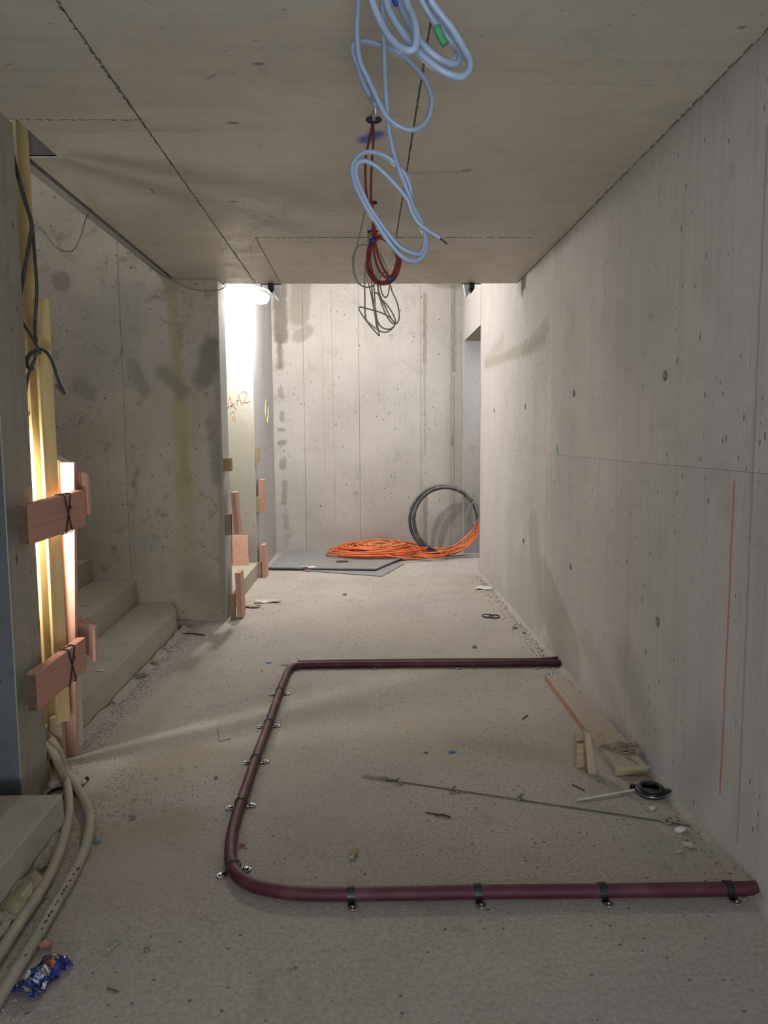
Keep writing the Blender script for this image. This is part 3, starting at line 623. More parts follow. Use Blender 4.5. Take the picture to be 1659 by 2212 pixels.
# black cables at the left, by the timber props
def c1(pts): return [(x/3.318, 200+y/3.318) for x, y in pts]
def c2(pts): return [(x/3.318, 750+y/3.318) for x, y in pts]
kw_ = dict(cat='cable', group='black cables by the timber props')
ctube('black_cable', run(c1([(60, 330), (85, 425), (130, 600), (180, 780), (228, 945), (215, 1050), (180, 1250), (150, 1420), (140, 1500)]), lambda t: 2.98), .0075, m_blackc, label='black cable leaning across the yellow beam and vanishing behind the wall end', **kw_)
ctube('black_cable', run(c1([(232, 950), (240, 1050), (255, 1250), (265, 1400), (260, 1520), (250, 1700), (262, 1790)]), lambda t: 3.0), .0065, m_blackc, label='black cable hanging straight down in front of the timber post', **kw_)
ctube('black_cable', run(c1([(140, 1620), (165, 1655), (220, 1740), (265, 1820), (290, 1875)]), 2.97), .0062, m_blackc, label='short stiff black cable end above the hooked loop', **kw_)
hk = thing('hooked_cable', at(80, 770, y=2.99), 'black cable bent over the post top in a hook with a grey stripped end', 'cable', 'black cables by the timber props')
ctube('loop', run(c2([(185, 330), (195, 240), (215, 160), (250, 80), (262, 40)]), 2.96), .0055, m_blackc, parent=hk)
ctube('loop', run(c2([(245, 150), (215, 160), (188, 110), (210, 55), (260, 25), (310, 22), (355, 65), (390, 145), (420, 240), (465, 335)]), 2.985), .0068, m_blackc, parent=hk)
ctube('stripped_end', run(c2([(400, 270), (425, 300), (462, 340)]), 2.98), .0071, m_end, k=4, parent=hk)
ctube('loop', run(c2([(262, 120), (245, 150), (215, 140), (235, 70)]), 2.99), .006, m_greyc, parent=hk)
wr = thing('thin_wire', at(190, 460, y=4.0), 'thin brown wire sagging from the post to the slab edge and on to the pier', 'wire')
ctube('wire', [at(72, 489, y=3.0), at(82, 490, y=3.1), at(102, 510, y=3.2), at(118, 531, y=3.35), at(136, 542, y=3.5), at(157, 541, y=3.7), at(172, 516, y=3.9), at(184, 477, y=4.1), at(193, 456, y=4.2), at(200, 459, y=4.25)], .0035, m_greyc, parent=wr, n=6)
ctube('wire', [at(200, 459, y=4.25), at(222, 486, y=4.5), at(260, 520, y=4.9), at(300, 555, y=5.2), at(341, 589, y=5.5), at(386, 613, y=5.66), at(422, 626, y=5.67), at(464, 628, y=5.66), at(483, 622, y=5.7), at(488, 617, y=5.8), at(482, 614, y=5.85)], .0042, m_greyc, parent=wr, n=6)
MB().lathe(at(197, 452, z=ZC-.001), [(.005, 0), (.005, -.02), (.012, -.024)], 10).build('screw_hook', m_steel, wr)
# dark conduit running along the slab edge
ed = [at(70, 347, z=ZC-.01), at(130, 392, z=ZC-.012), at(200, 452, z=ZC-.012), at(300, 533, z=ZC-.01), at(383, 600, z=ZC-.008)]
ctube('edge_cable', [Vector((-1.392, p.y, ZC-.004)) for p in ed], .007, m_ring, label='dark cable fixed along the slab edge over the stair', cat='cable')

# ---------------------------------------------------------------- timber props at the left opening
m_lit = m_yellow
yb = thing('formwork_beam', (-1.375, 3.183, 0), 'tall yellow formwork beam reaching up past the ceiling beside the stair opening', 'beam')
MB().obox((-1.375, 3.183, 1.66), (.048, .044, 3.28), .72).build('shaft', m_yellow, yb, bevel=.003)
MB().box(-1.412, -1.345, 3.15, 3.22, .0, .02).build('foot_plate', m_tan, yb)
post = thing('timber_post', (-1.308, 3.137, .2), 'yellow square timber post with its sawn top at mid wall height', 'post')
MB().obox((-1.308, 3.137, 1.085), (.054, .054, 1.77), .56).build('shaft', m_yellow, post, bevel=.003)
MB().obox((-1.308, 3.137, 1.9703), (.052, .052, .001), .56).build('sawn_top', m_dustend, post)
bd = thing('upright_board', (-1.31, 3.24, 0), 'tall pink board glowing in the floodlight, its foot on the floor', 'board')
a0, a1, a2, a3 = at(143, 1640, y=3.226), at(165, 1643, y=3.226), at(160, 1000, y=3.226), at(126, 999, y=3.226)
MB().prism([(a0.x, 3.226, .001), (a1.x, 3.226, .001), (min(a2.x, -1.241), 3.226, a3.z), (a3.x, 3.226, a3.z)], (0, .03, 0)).build('board', m_pinkz, bd, bevel=.002)
# batten pieces beside the parapet end, upper and lower
for za, zb_, lab in ((1012, 1112, 'short pink batten beside the parapet end, upper one'), (1342, 1430, 'short pink batten beside the parapet end, lower one')):
    z1, z0 = at(175, za, y=3.28).z, at(175, zb_, y=3.28).z
    t_ = thing('batten', (-1.235, 3.33, z0), lab, 'batten', 'battens on the parapet end')
    MB().hexa([(-1.309, 3.28, z0+.03), (-1.237, 3.28, z0+.03), (-1.237, 3.35, z0+.03), (-1.309, 3.35, z0+.03), (-1.309, 3.28, z1), (-1.237, 3.28, z1-.02), (-1.237, 3.35, z1-.02), (-1.309, 3.35, z1)]).build('block', m_redsaw, t_, bevel=.002)
    MB().hexa([(-1.2365, 3.28, z0), (-1.208, 3.28, z0), (-1.208, 3.31, z0), (-1.2365, 3.31, z0), (-1.2365, 3.28, z1-.015), (-1.208, 3.28, z1-.03), (-1.208, 3.31, z1-.03), (-1.2365, 3.31, z1-.015)]).build('board', m_pinkz, t_, bevel=.002)
# two horizontal guard boards
def guard(c, lab):
    # c: photo corners of the long face (left top, left bottom, right top, right bottom), all on the plane x = X1
    X0, X1 = -1.237, -1.201
    p = [at(*q, x=X1) for q in c]; y0, y1 = p[0].y, p[2].y
    t_ = thing('guard_board', (X1, (y0+y1)/2, p[1].z), lab, 'board', 'guard boards wired across the opening')
    MB().hexa([(X0, y0, p[1].z), (X1, y0, p[1].z), (X1, y1, p[3].z), (X0, y1, p[3].z), (X0, y0, p[0].z), (X1, y0, p[0].z), (X1, y1, p[2].z), (X0, y1, p[2].z)]).build('board', m_pink, t_, bevel=.002)
    MB().box(X0+.001, X1-.001, y0-.0015, y0-.0002, p[1].z+.002, p[0].z-.002).build('end_grain', m_end, t_)
    zm = (p[0].z+p[1].z)/2; MB().box(-1.2915, X0-.0005, y0+.14, y0+.24, zm-.04, zm+.04).build('spacer_block', m_tan, t_)
    y_ = (y0+y1)/2+.08; z0 = (p[1].z+p[3].z)/2; z1 = (p[0].z+p[2].z)/2
    for s_ in (1, -1):
        MB().tube([(X0+.01, y_-.03*s_, z1+.006), (X1+.001, y_-.032*s_, z1+.004), (X1+.0035, y_-.03*s_, z1-.006), (X1+.0035, y_+.03*s_, z0+.004), (X1+.001, y_+.032*s_, z0-.004), (X0+.01, y_+.03*s_, z0-.006)], .0027, 6).build('tie_wire', m_clamp, t_)
    MB().lathe((X1, y_+.02, zm+.03), [(.007, 0), (.007, .005), (.004, .009)], 12, (1, 0, 0)).build('nail', m_socket, t_)
    MB().tube([(X0+.006, y_-.04, z1+.004), (X0+.02, y_+.04, z1+.006)], .0022, 6).build('tie_wire', m_clamp, t_)
guard([(59, 1091), (60, 1179), (183, 1058), (184, 1136)], 'upper pink guard board wired across the left opening')
guard([(78, 1457), (78, 1541), (185, 1376), (183, 1450)], 'lower pink guard board wired across the left opening')
# offcuts and plaster lump at the foot of the post
for c_, sz, rz, lab, mt in (((-1.372, 3.07, .1), (.05, .04, .2), .3, 'pale timber offcut standing directly under the yellow post', m_tan), ((-1.33, 3.13, .11), (.05, .04, .22), .1, 'tan timber block between the post foot and the upright board', m_dustend)):
    MB().obox(c_, sz, rz).build('timber_offcut', mt, label=lab, cat='offcut', bevel=.002)
mb = MB()
MB().obox((-1.36, 2.99, .03), (.09, .07, .06), .4, jit=.006).build('timber_offcut', wood('ochre_offcut', (.42, .27, .1), (.34, .2, .07), 'y'), label='ochre timber offcut lying at the foot of the wall end', cat='offcut', bevel=.003)
# folded paper strips caught under the post
def strip(name, wp, w, mat, **kw):
    wp = smooth(wp, 5); mb = MB()
    def fn(u, v):
        i = min(int(u*(len(wp)-1)), len(wp)-1); p = wp[i]; q = wp[min(i+1, len(wp)-1)]; d = q-p if i < len(wp)-1 else p-wp[i-1]
        s_ = Vector((-d.y, d.x, 0)); s_ = s_.normalized() if s_.length > 1e-6 else Vector((1, 0, 0))
        return p+s_*(v-.5)*w
    mb.grid(fn, len(wp)-1, 3); return mb.build(name, mat, solid=.0015, **kw)

# two dusty hoses
def c5(pts): return [(x/3.318, 1250+y/3.318) for x, y in pts]
def c6(pts): return [(x/3.318, 1650+y/3.318) for x, y in pts]
h1 = [at(60, 1560, y=3.12), at(97, 1608, y=3.05), at(118, 1632, y=2.98), at(134, 1664, y=2.93)]+[at(*q, z=.022) for q in c6([(480, 150), (492, 250), (490, 380), (450, 560), (370, 770), (250, 980), (120, 1170), (0, 1360), (-160, 1580)])]
h2_ = [at(60, 1520, y=3.16), at(97, 1583, y=3.1), at(120, 1611, y=3.05), at(139, 1642, y=3.0)]+[at(*q, z=.021) for q in c6([(510, 110), (590, 235), (645, 380), (632, 520), (580, 680), (480, 870), (350, 1090), (210, 1330), (60, 1570), (-80, 1800)])]
h1[3].z = .05; h2_[3].z = .04
hoses = []
for w_, lab in ((h1, 'dusty beige hose lying nearer the concrete step'), (h2_, 'dusty beige hose lying farther from the step, smeared with dark dirt')):
    w_ = [Vector((p.x, p.y, max(p.z, .02))) for p in w_]
    t_ = thing('hose', w_[8], lab, 'hose', 'beige hoses at the left edge'); hoses.append(t_)
    ctube('hose_body', w_, .0175, m_dusthose, n=14, parent=t_)
# dark smears of tar on the outer hose
for q, r in (((455, 905), .007), ((440, 930), .006), ((345, 1085), .006), ((322, 1130), .008), ((370, 1060), .005), ((560, 750), .005), ((475, 880), .005), ((300, 1180), .004), ((530, 790), .004), ((505, 835), .005), ((410, 985), .005), ((395, 1010), .004), ((200, 1320), .006), ((185, 1370), .005)):
    px, py = c6([q])[0]; p = at(px, py, z=.036)
    MB().rock(p, r, (1, 1.4, .3), 1).build('dirt_spot', m_ink, hoses[1])
rg = thing('black_ring', at(128, 1712, z=0), 'black rubber ring half hidden behind the concrete step', 'ring')
p = at(133, 1712, z=.01)
for r_, z_ in ((.052, .006), (.046, .014)):
    MB().tube([(p.x+r_*cos(a), p.y+r_*.9*sin(a), z_) for a in [2*pi*j/28 for j in range(28)]], .0045, 8, True).build('coil_turn', m_black, rg)

# ---------------------------------------------------------------- edge guards on the far opening
XP = -1.073
def zz(px, py, y): return at(px, py, y=y).z
def block(x0, x1, y0, y1, pt, pb, px, mat, name, lab, lean=0):
    z1, z0 = zz(px, pt, y0), zz(px, pb, y0); z0 = max(z0, .001)
    MB().hexa([(x0+lean, y0, z0), (x1+lean, y0, z0), (x1+lean, y1, z0), (x0+lean, y1, z0), (x0, y0, z1), (x1, y0, z1), (x1, y1, z1), (x0, y1, z1)]).build(name, mat, label=lab, cat='wood piece', group='wood pieces guarding the far opening', bevel=.0015)
block(XP, XP+.055, 5.70, 5.79, 990, 1018, 493, m_brown, 'wood_block', 'small brown wood block alone, highest on the pier corner')
block(XP, XP+.046, 5.71, 5.75, 1111, 1156, 494, m_brown, 'wood_block', 'brown wood block behind the leaning board, mid height on the pier corner')
block(XP+.047, XP+.085, 5.71, 5.85, 1064, 1154, 505, m_pinkz, 'guard_batten', 'leaning pink board at mid height on the pier corner', .02)
block(XP+.02, XP+.056, 5.72, 5.76, 1283, 1338, 500, m_brown, 'wood_block', 'brown wood block standing on the floor at the pier corner')
block(XP+.057, XP+.098, 5.74, 5.90, 1238, 1334, 512, m_pinkz, 'guard_batten', 'pink board standing on the floor at the pier corner', .012)
XF = -1.091
block(XF, XF+.042, 7.5, 7.56, 965, 1000, 555, m_dustend, 'wood_block', 'pale wood block alone, highest on the far corner')
block(XF, XF+.038, 7.5, 7.54, 1074, 1107, 556, m_dustend, 'wood_block', 'pale wood block beside the pink board, mid height on the far corner')
block(XF+.039, XF+.075, 7.5, 7.66, 1036, 1107, 564, m_pinkz, 'guard_batten', 'pink board at mid height on the far corner')
block(XF+.004, XF+.04, 7.44, 7.49, 1215, 1249, 560, m_dustend, 'wood_block', 'pale wood block standing on the floor at the far corner')
block(XF+.041, XF+.08, 7.44, 7.64, 1178, 1249, 567, m_pinkz, 'guard_batten', 'pink board standing on the floor at the far corner', .01)
# board leaning on the bright recess wall
b0 = at(501, 1226, y=7.3); b1 = at(536, 1226, y=7.3); t0 = at(501, 1158, y=7.46); t1 = at(535, 1158, y=7.46)
MB().hexa([(b0.x, 7.33, .151), (b1.x, 7.33, .151), (b1.x, 7.36, .151), (b0.x, 7.36, .151), (t0.x, 7.46, t0.z), (t1.x, 7.46, t0.z), (t1.x, 7.49, t0.z+.005), (t0.x, 7.49, t0.z+.005)]).build('leaning_board', m_pinkz, label='salmon pink board leaning on the bright wall above the far steps', cat='board', bevel=.002)
# marks drawn on the walls
def stroke(pts, r, mat, y=None, x=None, par=None, n=6, k=6):
    wp = [at(px, py, y=y) if y else at(px, py, x=x) for px, py in pts]
    mb = MB(); mb.tube(smooth(wp, k), r, n); mb.build('painted_mark', mat, par)
def cB(pts): return [(440+x/5.184, 580+y/5.184) for x, y in pts]
wrec = bpy.data.objects['wall_recess']; wlf = bpy.data.objects['wall_left']
for L_ in ([(275, 1565), (290, 1430)], [(290, 1430), (315, 1500), (365, 1575)], [(270, 1555), (345, 1505)], [(375, 1530), (390, 1400), (410, 1470), (430, 1530)], [(365, 1480), (400, 1470)],
           [(415, 1400), (450, 1375), (485, 1410), (470, 1460), (440, 1500)], [(440, 1500), (480, 1500), (520, 1480)], [(310, 1620), (350, 1590)], [(350, 1620), (352, 1720)], [(325, 1650), (320, 1700)]):
    stroke(cB(L_), .0028, m_redpaint, y=7.4925, par=wrec)
stroke(cB([(700, 1470), (718, 1540), (718, 1640), (705, 1735), (690, 1640), (690, 1540), (700, 1470)]), .006, m_yelpaint, x=-1.091, par=wlf)
stroke(cB([(690, 1985), (694, 2040)]), .006, m_redpaint, x=-1.091, par=wlf)

# ---------------------------------------------------------------- sheets, orange coil and hose ring at the far end
def sheet(corners, z, th, lab, hole=None):
    t_ = thing('grey_sheet', (sum(c.x for c in corners)/4, sum(c.y for c in corners)/4, z), lab, 'sheet', 'grey sheets on the floor')
    P_ = [Vector((c.x, c.y, z)) for c in corners]
    MB().prism([p+Vector((0, 0, .0)) for p in P_], (0, 0, th*.45)).build('underside', m_matedge, t_)
    MB().prism([p+Vector((0, 0, th*.46)) for p in P_], (0, 0, th*.54)).build('top_face', m_mat, t_, bevel=.002)
    return t_
lowc = [at(590, 1229, z=0), at(825, 1246, z=0), at(873, 1219, z=0), at(640, 1198, z=0)]
sheet(lowc, .001, .007, 'thin grey sheet underneath, sticking out to the right')
upc = [at(580, 1226, z=.03), at(812, 1229, z=.03), at(868, 1205, z=.03), at(622, 1187, z=.03)]
us = sheet(upc, .0085, .026, 'thick grey sheet on top with a black hand hole')
hp = at(739, 1213, z=.035)
MB().lathe((hp.x, hp.y, .0345), [(.075, 0), (.075, .0012), (.07, .0015)], 24).build('hand_hole', m_black, us)
p = at(665, 1232, z=.012)
MB().tube([p+Vector((-.03, -.02, .0)), p+Vector((.03, -.01, 0))], .012, 12).build('pink_tube_offcut', m_pinkbit, label='small pink tube offcut lying at the edge of the thin sheet', cat='offcut')
MB().grid(lambda u, v: (p.x-.07+.16*u, p.y+.03+.05*v, .037+.012*sin(u*7)*cos(v*5)), 10, 5).build('clear_film_scrap', m_plwhite, label='crumpled pale film on the sheet edge above the pink tube', cat='scrap', solid=.001)
oc = thing('orange_cable_coil', (.12, 8.66, 0), 'bright orange cable coil lying flat on the grey sheets', 'cable')
RO = .0085
for i in range(19):
    a0 = rnd.uniform(0, 6); rx = rnd.uniform(.34, .55)*(1 if i < 13 else .7); ry = rx*.66; cx_ = .12+rnd.uniform(-.05, .06); cy_ = 8.66+rnd.uniform(-.02, .03)
    zb = .05+.007*i if i < 13 else .11+.012*(i-13); tl = rnd.uniform(-.03, .03)
    pts = [(cx_+rx*cos(a)*(1+.04*sin(3*a+a0)), cy_+ry*sin(a), max(.046, zb+tl*cos(a+a0)+.012*sin(2*a+a0*2))) for a in [2*pi*j/20 for j in range(20)]]
    ctube('coil_turn', pts, RO, m_orange, k=3, n=8, closed=True, parent=oc)
for i in range(5):   # loose inner loops
    cx_ = rnd.uniform(-.15, .3); pts = [(cx_+rnd.uniform(.14, .25)*cos(a), 8.6+.14*sin(a), .155+.02*sin(a*2+i)) for a in [2*pi*j/9 for j in range(9)]]
    ctube('loose_loop', pts, .006, plain('pale_orange_cord', (.82, .38, .16), rough=.5) if i == 0 else bpy.data.materials['pale_orange_cord'], k=4, n=6, closed=True, parent=oc)
MB().obox((-.02, 8.35, .13), (.04, .012, .014), .3).build('blue_tag', m_bluetape, oc)
MB().obox((.66, 8.42, .17), (.03, .012, .02), .3).build('blue_tag', m_bluetape, oc)
# run of orange cables to the right round the corner
orr = thing('orange_cable_run', (.95, 8.5, 0), 'orange cables running right from the coil and rising behind the wall end', 'cable')
for i in range(7):
    j = lambda a=1: rnd.uniform(-3.2, 3.2)*a
    ctube('strand', [at(830+i*12, 1198-i*2+j(), z=.09), at(880, 1206-i*3+j(), z=.05), at(930, 1206-i*3+j(), z=.03), at(975, 1197-i*2.6+j(), y=8.5+.01*i), at(1005, 1186-i*4+j(), y=8.5+.01*i), at(1026, 1166-i*5+j(), y=8.5+.01*i), at(1044, 1132-i*4+j(), y=8.52), at(1062, 1080+j(), y=8.55)], RO*.95, m_orange, n=8, parent=orr)
for i in range(4):
    cx_ = .72+.03*i; ctube('loop', [(cx_+.2*cos(a), 8.5+.17*sin(a), .045+.02*i+.012*sin(a*2+i)) for a in [2*pi*j/12 for j in range(12)]], RO*.9, m_orange, k=4, n=8, closed=True, parent=orr)
br = thing('hose_ring', (.95, 8.75, 0), 'large black hose ring standing upright against the back wall corner', 'hose')
for (cx_, r1, r2, ty, rr, dx) in ((.935, .405, .40, .10, .019, 0), (.955, .38, .375, .04, .021, .02)):
    ctube('hose_turn', [(cx_+r1*cos(a), 8.72+ty*.6+.08*sin(a)+(.02*cos(a)), .42+dx*.4+r2*sin(a)) for a in [2*pi*j/28 for j in range(28)]], rr, m_ring, k=3, n=12, closed=True, parent=br)
for px, py in ((1023, 1068),):
    p = at(px, py, y=8.78); MB().tube([p+Vector((0, -.02, .05)), p+Vector((0, .0, -.05))], .003, 6).build('tie', m_steel, br)
wb_ = thing('wire_bundle', at(1023, 1088, y=8.6), 'bunch of thin grey wires hanging inside the black hose ring', 'wire')
for i in range(9):
    w = rnd.uniform(8, 26); h = rnd.uniform(45, 70)
    ctube('strand', run([(1023, 1083), (1023-w*.6, 1083+h*.35), (1023-w*.7, 1083+h*.7), (1027-w*.2, 1083+h), (1032+w*.2, 1083+h*.7), (1028+w*.1, 1083+h*.3), (1023, 1083)], 8.6-.01*i), .003, m_greyc, k=4, n=5, parent=wb_)
ctube('strand', run([(1023, 1085), (1022, 1060), (1027, 1020), (1033, 985)], 8.65), .003, m_greyc, n=5, parent=wb_)

# ---------------------------------------------------------------- maroon pipe on the floor
RP = .0205
mp = thing('maroon_pipe', at(800, 1700, z=0), 'long maroon pipe laid on the floor in a U from wall to wall', 'pipe')
path = [(1212, 1432), (1150, 1432), (985, 1433.5), (805, 1434.5), (690, 1436), (652, 1437), (634, 1440), (623, 1449), (616, 1464), (602, 1500), (577, 1572), (551, 1642), (535, 1690), (519, 1737), (505, 1785), (498, 1830), (501, 1868), (520, 1896), (560, 1916), (640, 1929), (740, 1931), (900, 1929), (1030, 1926.5), (1300, 1924), (1572, 1920), (1624, 1918)]
wp = [at(px, py, z=RP) for px, py in path]; wp[0].x = XR-.004; wp[-1].x = XR-.004
ctube('pipe', wp, RP, m_maroon, k=10, n=18, parent=mp)
path2 = [(1203, 1424), (1150, 1428), (985, 1428.5), (805, 1430), (700, 1431.5), (645, 1433)]
ctube('second_pipe', [at(px, py, z=.021) for px, py in path2], RP*.92, m_maroon, k=8, n=16, parent=mp)
# steel band clamps with washer eyes
def band(px, py, wide=True):
    return p
def clamp(px, py, along, lab, wide=.011, eye=True, par=None):
    p = at(px, py, z=RP); a = Vector(along).normalized(); s_ = Vector((-a.y, a.x, 0))
    t_ = thing('pipe_clamp', (p.x, p.y, 0), lab, 'clamp', 'clamps on the maroon pipe')
    mb = MB(); R_ = RP+.0016; N = 14
    arc = [p + s_*cos(t)*R_ + Vector((0, 0, 1))*sin(t)*R_ for t in [pi*(-.15+1.3*i/N) for i in range(N+1)]]
    for i in range(N):
        q, r = arc[i], arc[i+1]; qo, ro = p+(q-p)*1.12, p+(r-p)*1.12
        mb.hexa([q-a*wide, q+a*wide, r+a*wide, r-a*wide, qo-a*wide, qo+a*wide, ro+a*wide, ro-a*wide])
    mb.build('band', m_clamp, t_)
    for sgn in ((-1,) if eye == 1 else (-1, 1)):
        c_ = Vector((p.x, p.y, .003)) + s_*sgn*(RP+.022)+a*.006
        MB().lathe(c_, [(.007, 0), (.015, 0), (.015, .003), (.007, .003)], 18, close=True).build('eye', m_steel, t_)
        MB().obox(Vector((p.x, p.y, .004))+s_*sgn*(RP+.008)+a*.002, (.014, .02, .004), math.atan2(s_.y, s_.x)).build('tab', m_clamp, t_)
        MB().lathe(c_+Vector((0, 0, .003)), [(.005, -.003), (.005, .004), (.003, .006)], 10).build('nail', m_steel, t_)
names = ['nearest the left bend, on the front run', 'second along the front run from the left', 'third along the front run from the left', 'at the right wall on the front run']
for (px, py), nm in zip(((758, 1931), (1031, 1926.5), (1301, 1924), (1573, 1920)), names): clamp(px, py, (1, 0, 0), 'black band clamp '+nm, .011, 1)
side = [((504, 1872), (.35, -.9, 0), 'on the front left bend'), ((520, 1735), (-.22, 1, 0), 'lowest on the straight side run'), ((552, 1640), (-.1, 1, 0), 'second from the front on the side run'), ((580, 1563), (-.1, 1, 0), 'third from the front on the side run'), ((604, 1494), (-.1, 1, 0), 'farthest on the side run near the corner')]
for (px, py), al, nm in side: clamp(px, py, al, 'thin wire clamp '+nm, .0022, 2)
for px, nm in ((646, 'beside the far left corner'), (806, 'second from the left on the far run'), (985, 'third from the left on the far run'), (1154, 'by the two pipe ends at the wall')):
    p = at(px, 1434, z=RP); clamp(px, 1433.5, (1, 0, 0), 'thin dark clamp '+nm, .005, 1)
# dust mound at far corner
MB().rock(at(612, 1437, z=0), .035, (1, .7, .2), 2, .5).build('mortar_lump', m_stone, label='flat mortar lump at the far left corner of the pipe', cat='rubble')

# ---------------------------------------------------------------- right side: plank, offcuts, ring
pk = thing('plank', at(1280, 1560, z=0), 'dusty scaffold plank lying along the foot of the right wall', 'plank')
q = [at(1330, 1657, z=.04), at(1400, 1654, z=.04), at(1215, 1456, z=.04), at(1178, 1456, z=.04)]
q[1].x = min(q[1].x, XR-.01); q[2].x = min(q[2].x, XR-.008)
MB().hexa([(v.x, v.y, .001) for v in q]+[(v.x, v.y, .04 if i < 2 else .036) for i, v in enumerate(q)]).build('board', m_dusty, pk, bevel=.003)
d = (q[1]-q[0]); MB().hexa([(v.x, v.y-.0004-dy, zz_) for zz_ in (.003, .038) for v, dy in ((q[0]+d*.02, .001), (q[1]-d*.02, .001), (q[1]-d*.02, 0), (q[0]+d*.02, 0))]).build('sawn_end', m_dustend, pk)
e_ = (q[3]-q[0]); MB().hexa([(v.x-o, v.y, zz_) for zz_ in (.004, .034) for v, o in ((q[0]+e_*.3, .0), (q[0]+e_*.3, .0015), (q[3], .0015), (q[3], 0))]).build('red_edge', m_redsaw, pk)
MB().obox(at(1366, 1643, z=.0405), (.003, .07, .0012), .42).build('crack', m_ink, pk)
sh = MB(); pc_ = at(1352, 1618, z=.042)
for i in range(60):
    a = rnd.uniform(0, pi); c_ = pc_+Vector((rnd.uniform(-.045, .045), rnd.uniform(-.035, .035), rnd.uniform(.001, .022))); l = rnd.uniform(.02, .045)
    sh.tube(smooth([c_+Vector((cos(a)*l*t, sin(a)*l*t, .006*sin(3*t+i))) for t in (-1, -.3, .4, 1)], 2), .0016, 4)
sh.build('shavings', m_shav, label='nest of wood shavings on the near end of the plank', cat='shavings', kind='stuff')
# upright offcuts
p = at(1280, 1672, z=0)
MB().hexa([(p.x-.018, p.y-.005, 0), (p.x+.012, p.y-.01, 0), (p.x+.008, p.y+.035, 0), (p.x-.02, p.y+.035, 0), (p.x-.03, p.y+.03, .175), (p.x-.004, p.y+.025, .165), (p.x-.006, p.y+.05, .17), (p.x-.03, p.y+.05, .18)]).build('timber_offcut', m_tan, label='tall splintered timber offcut standing beside the plank', cat='offcut', bevel=.002)
p = at(1254, 1660, z=0)
MB().obox((p.x, p.y+.02, .055), (.04, .035, .11), .15, jit=.002).build('timber_offcut', m_dustend, label='short square timber offcut left of the tall one', cat='offcut', bevel=.002)
MB().obox((p.x+.0, p.y+.035, .122), (.03, .03, .022), .1, jit=.002).build('timber_offcut', m_tan, label='small wood chip on top of the short offcut', cat='offcut', bevel=.001)
p = at(1294, 1622, z=.0)
MB().obox((p.x, p.y-.02, .06), (.05, .03, .06), .3, rx=.3, jit=.004).build('timber_offcut', m_tan, label='small tan offcut wedged between tall offcut and plank', cat='offcut', bevel=.002)
fr = at(1411, 1707, z=.012); fr.x = min(fr.x, XR-.075)
fg = thing('ring_flange', (fr.x, fr.y, 0), 'black and steel ring flange on the floor by the right wall', 'ring')
MB().lathe((fr.x, fr.y, 0), [(.038, .004), (.058, .004), (.060, .012), (.054, .022), (.040, .022)], 32, close=True).build('steel_ring', m_clamp, fg)
MB().lathe((fr.x, fr.y, .012), [(.036, 0), (.046, 0), (.047, .018), (.040, .02), (.036, .018)], 32, close=True).build('rubber_ring', m_black, fg)
MB().tube([(fr.x+.058*cos(a), fr.y+.058*sin(a), .010) for a in [2*pi*j/30 for j in range(30)]], .003, 6, True).build('wire_rim', m_steel, fg)
for a in (2.6, -.2): MB().obox((fr.x+.066*cos(a), fr.y+.066*sin(a), .012), (.026, .014, .018), a).build('lug', m_clamp, fg, bevel=.002)
ctube('thin_stick', [at(1245, 1728, z=.006), at(1310, 1717, z=.008), at(1385, 1703, z=.008)], 0.0042, m_paper, n=6, label='long thin pale stick pointing at the ring flange', cat='stick')
# strip lying in the chase, with mortar dabs and screws
A2 = GA+gd*.06; B2 = GB-gd*.03
MB().hexa([A2-gn*.007+Vector((0, 0, -.0078)), B2-gn*.007+Vector((0, 0, -.0078)), B2-gn*.001+Vector((0, 0, -.0078)), A2-gn*.001+Vector((0, 0, -.0078)), A2-gn*.007+Vector((0, 0, .002)), B2-gn*.007+Vector((0, 0, .002)), B2-gn*.001+Vector((0, 0, .001)), A2-gn*.001+Vector((0, 0, .001))]).build('steel_strip', plain('dusty_strip', (.17, .15, .12), (.25, .22, .18), rough=.8, scale=12), label='narrow strip set in the floor chase', cat='strip')
for px, py, r, lab in ((858, 1690, .012, 'crumbly mortar dab at the left end of the floor chase'), (980, 1708, .011, 'yellowish mortar dab on the chase, second from its left end'), (1126, 1724, .011, 'mortar dab halfway along the floor chase'), (1444, 1776, .013, 'mortar dab near the wall end of the chase')):
    t_ = thing('mortar_dab', at(px, py, z=0), lab, 'rubble', 'mortar dabs on the floor chase'); c0 = at(px, py, z=.004)
    mb = MB()
    for i in range(7): mb.rock(c0+Vector((rnd.uniform(-.02, .02), rnd.uniform(-.015, .015), .0)), r*rnd.uniform(.35, .8), (1, 1, .6), 1, .5)
    mb.build('lump', m_foam if 'yellow' in lab else m_stone, t_)
    MB().tube([c0+Vector((-.006, 0, .004)), c0+Vector((.004, .004, .016)), c0+Vector((.012, 0, .012))], .0018, 6).build('wire_loop', m_clamp, t_)
mb = MB(); p = at(824, 1682, z=0)
mb.rock(p+Vector((0, 0, -.002)), .03, (1.2, .7, .12), 2, .4); mb.build('mortar_patch', concrete('dark_patch', 'xy', (.22, .2, .16), (.17, .15, .12), bump=.6), label='dark ragged patch where the floor chase starts', cat='rubble')

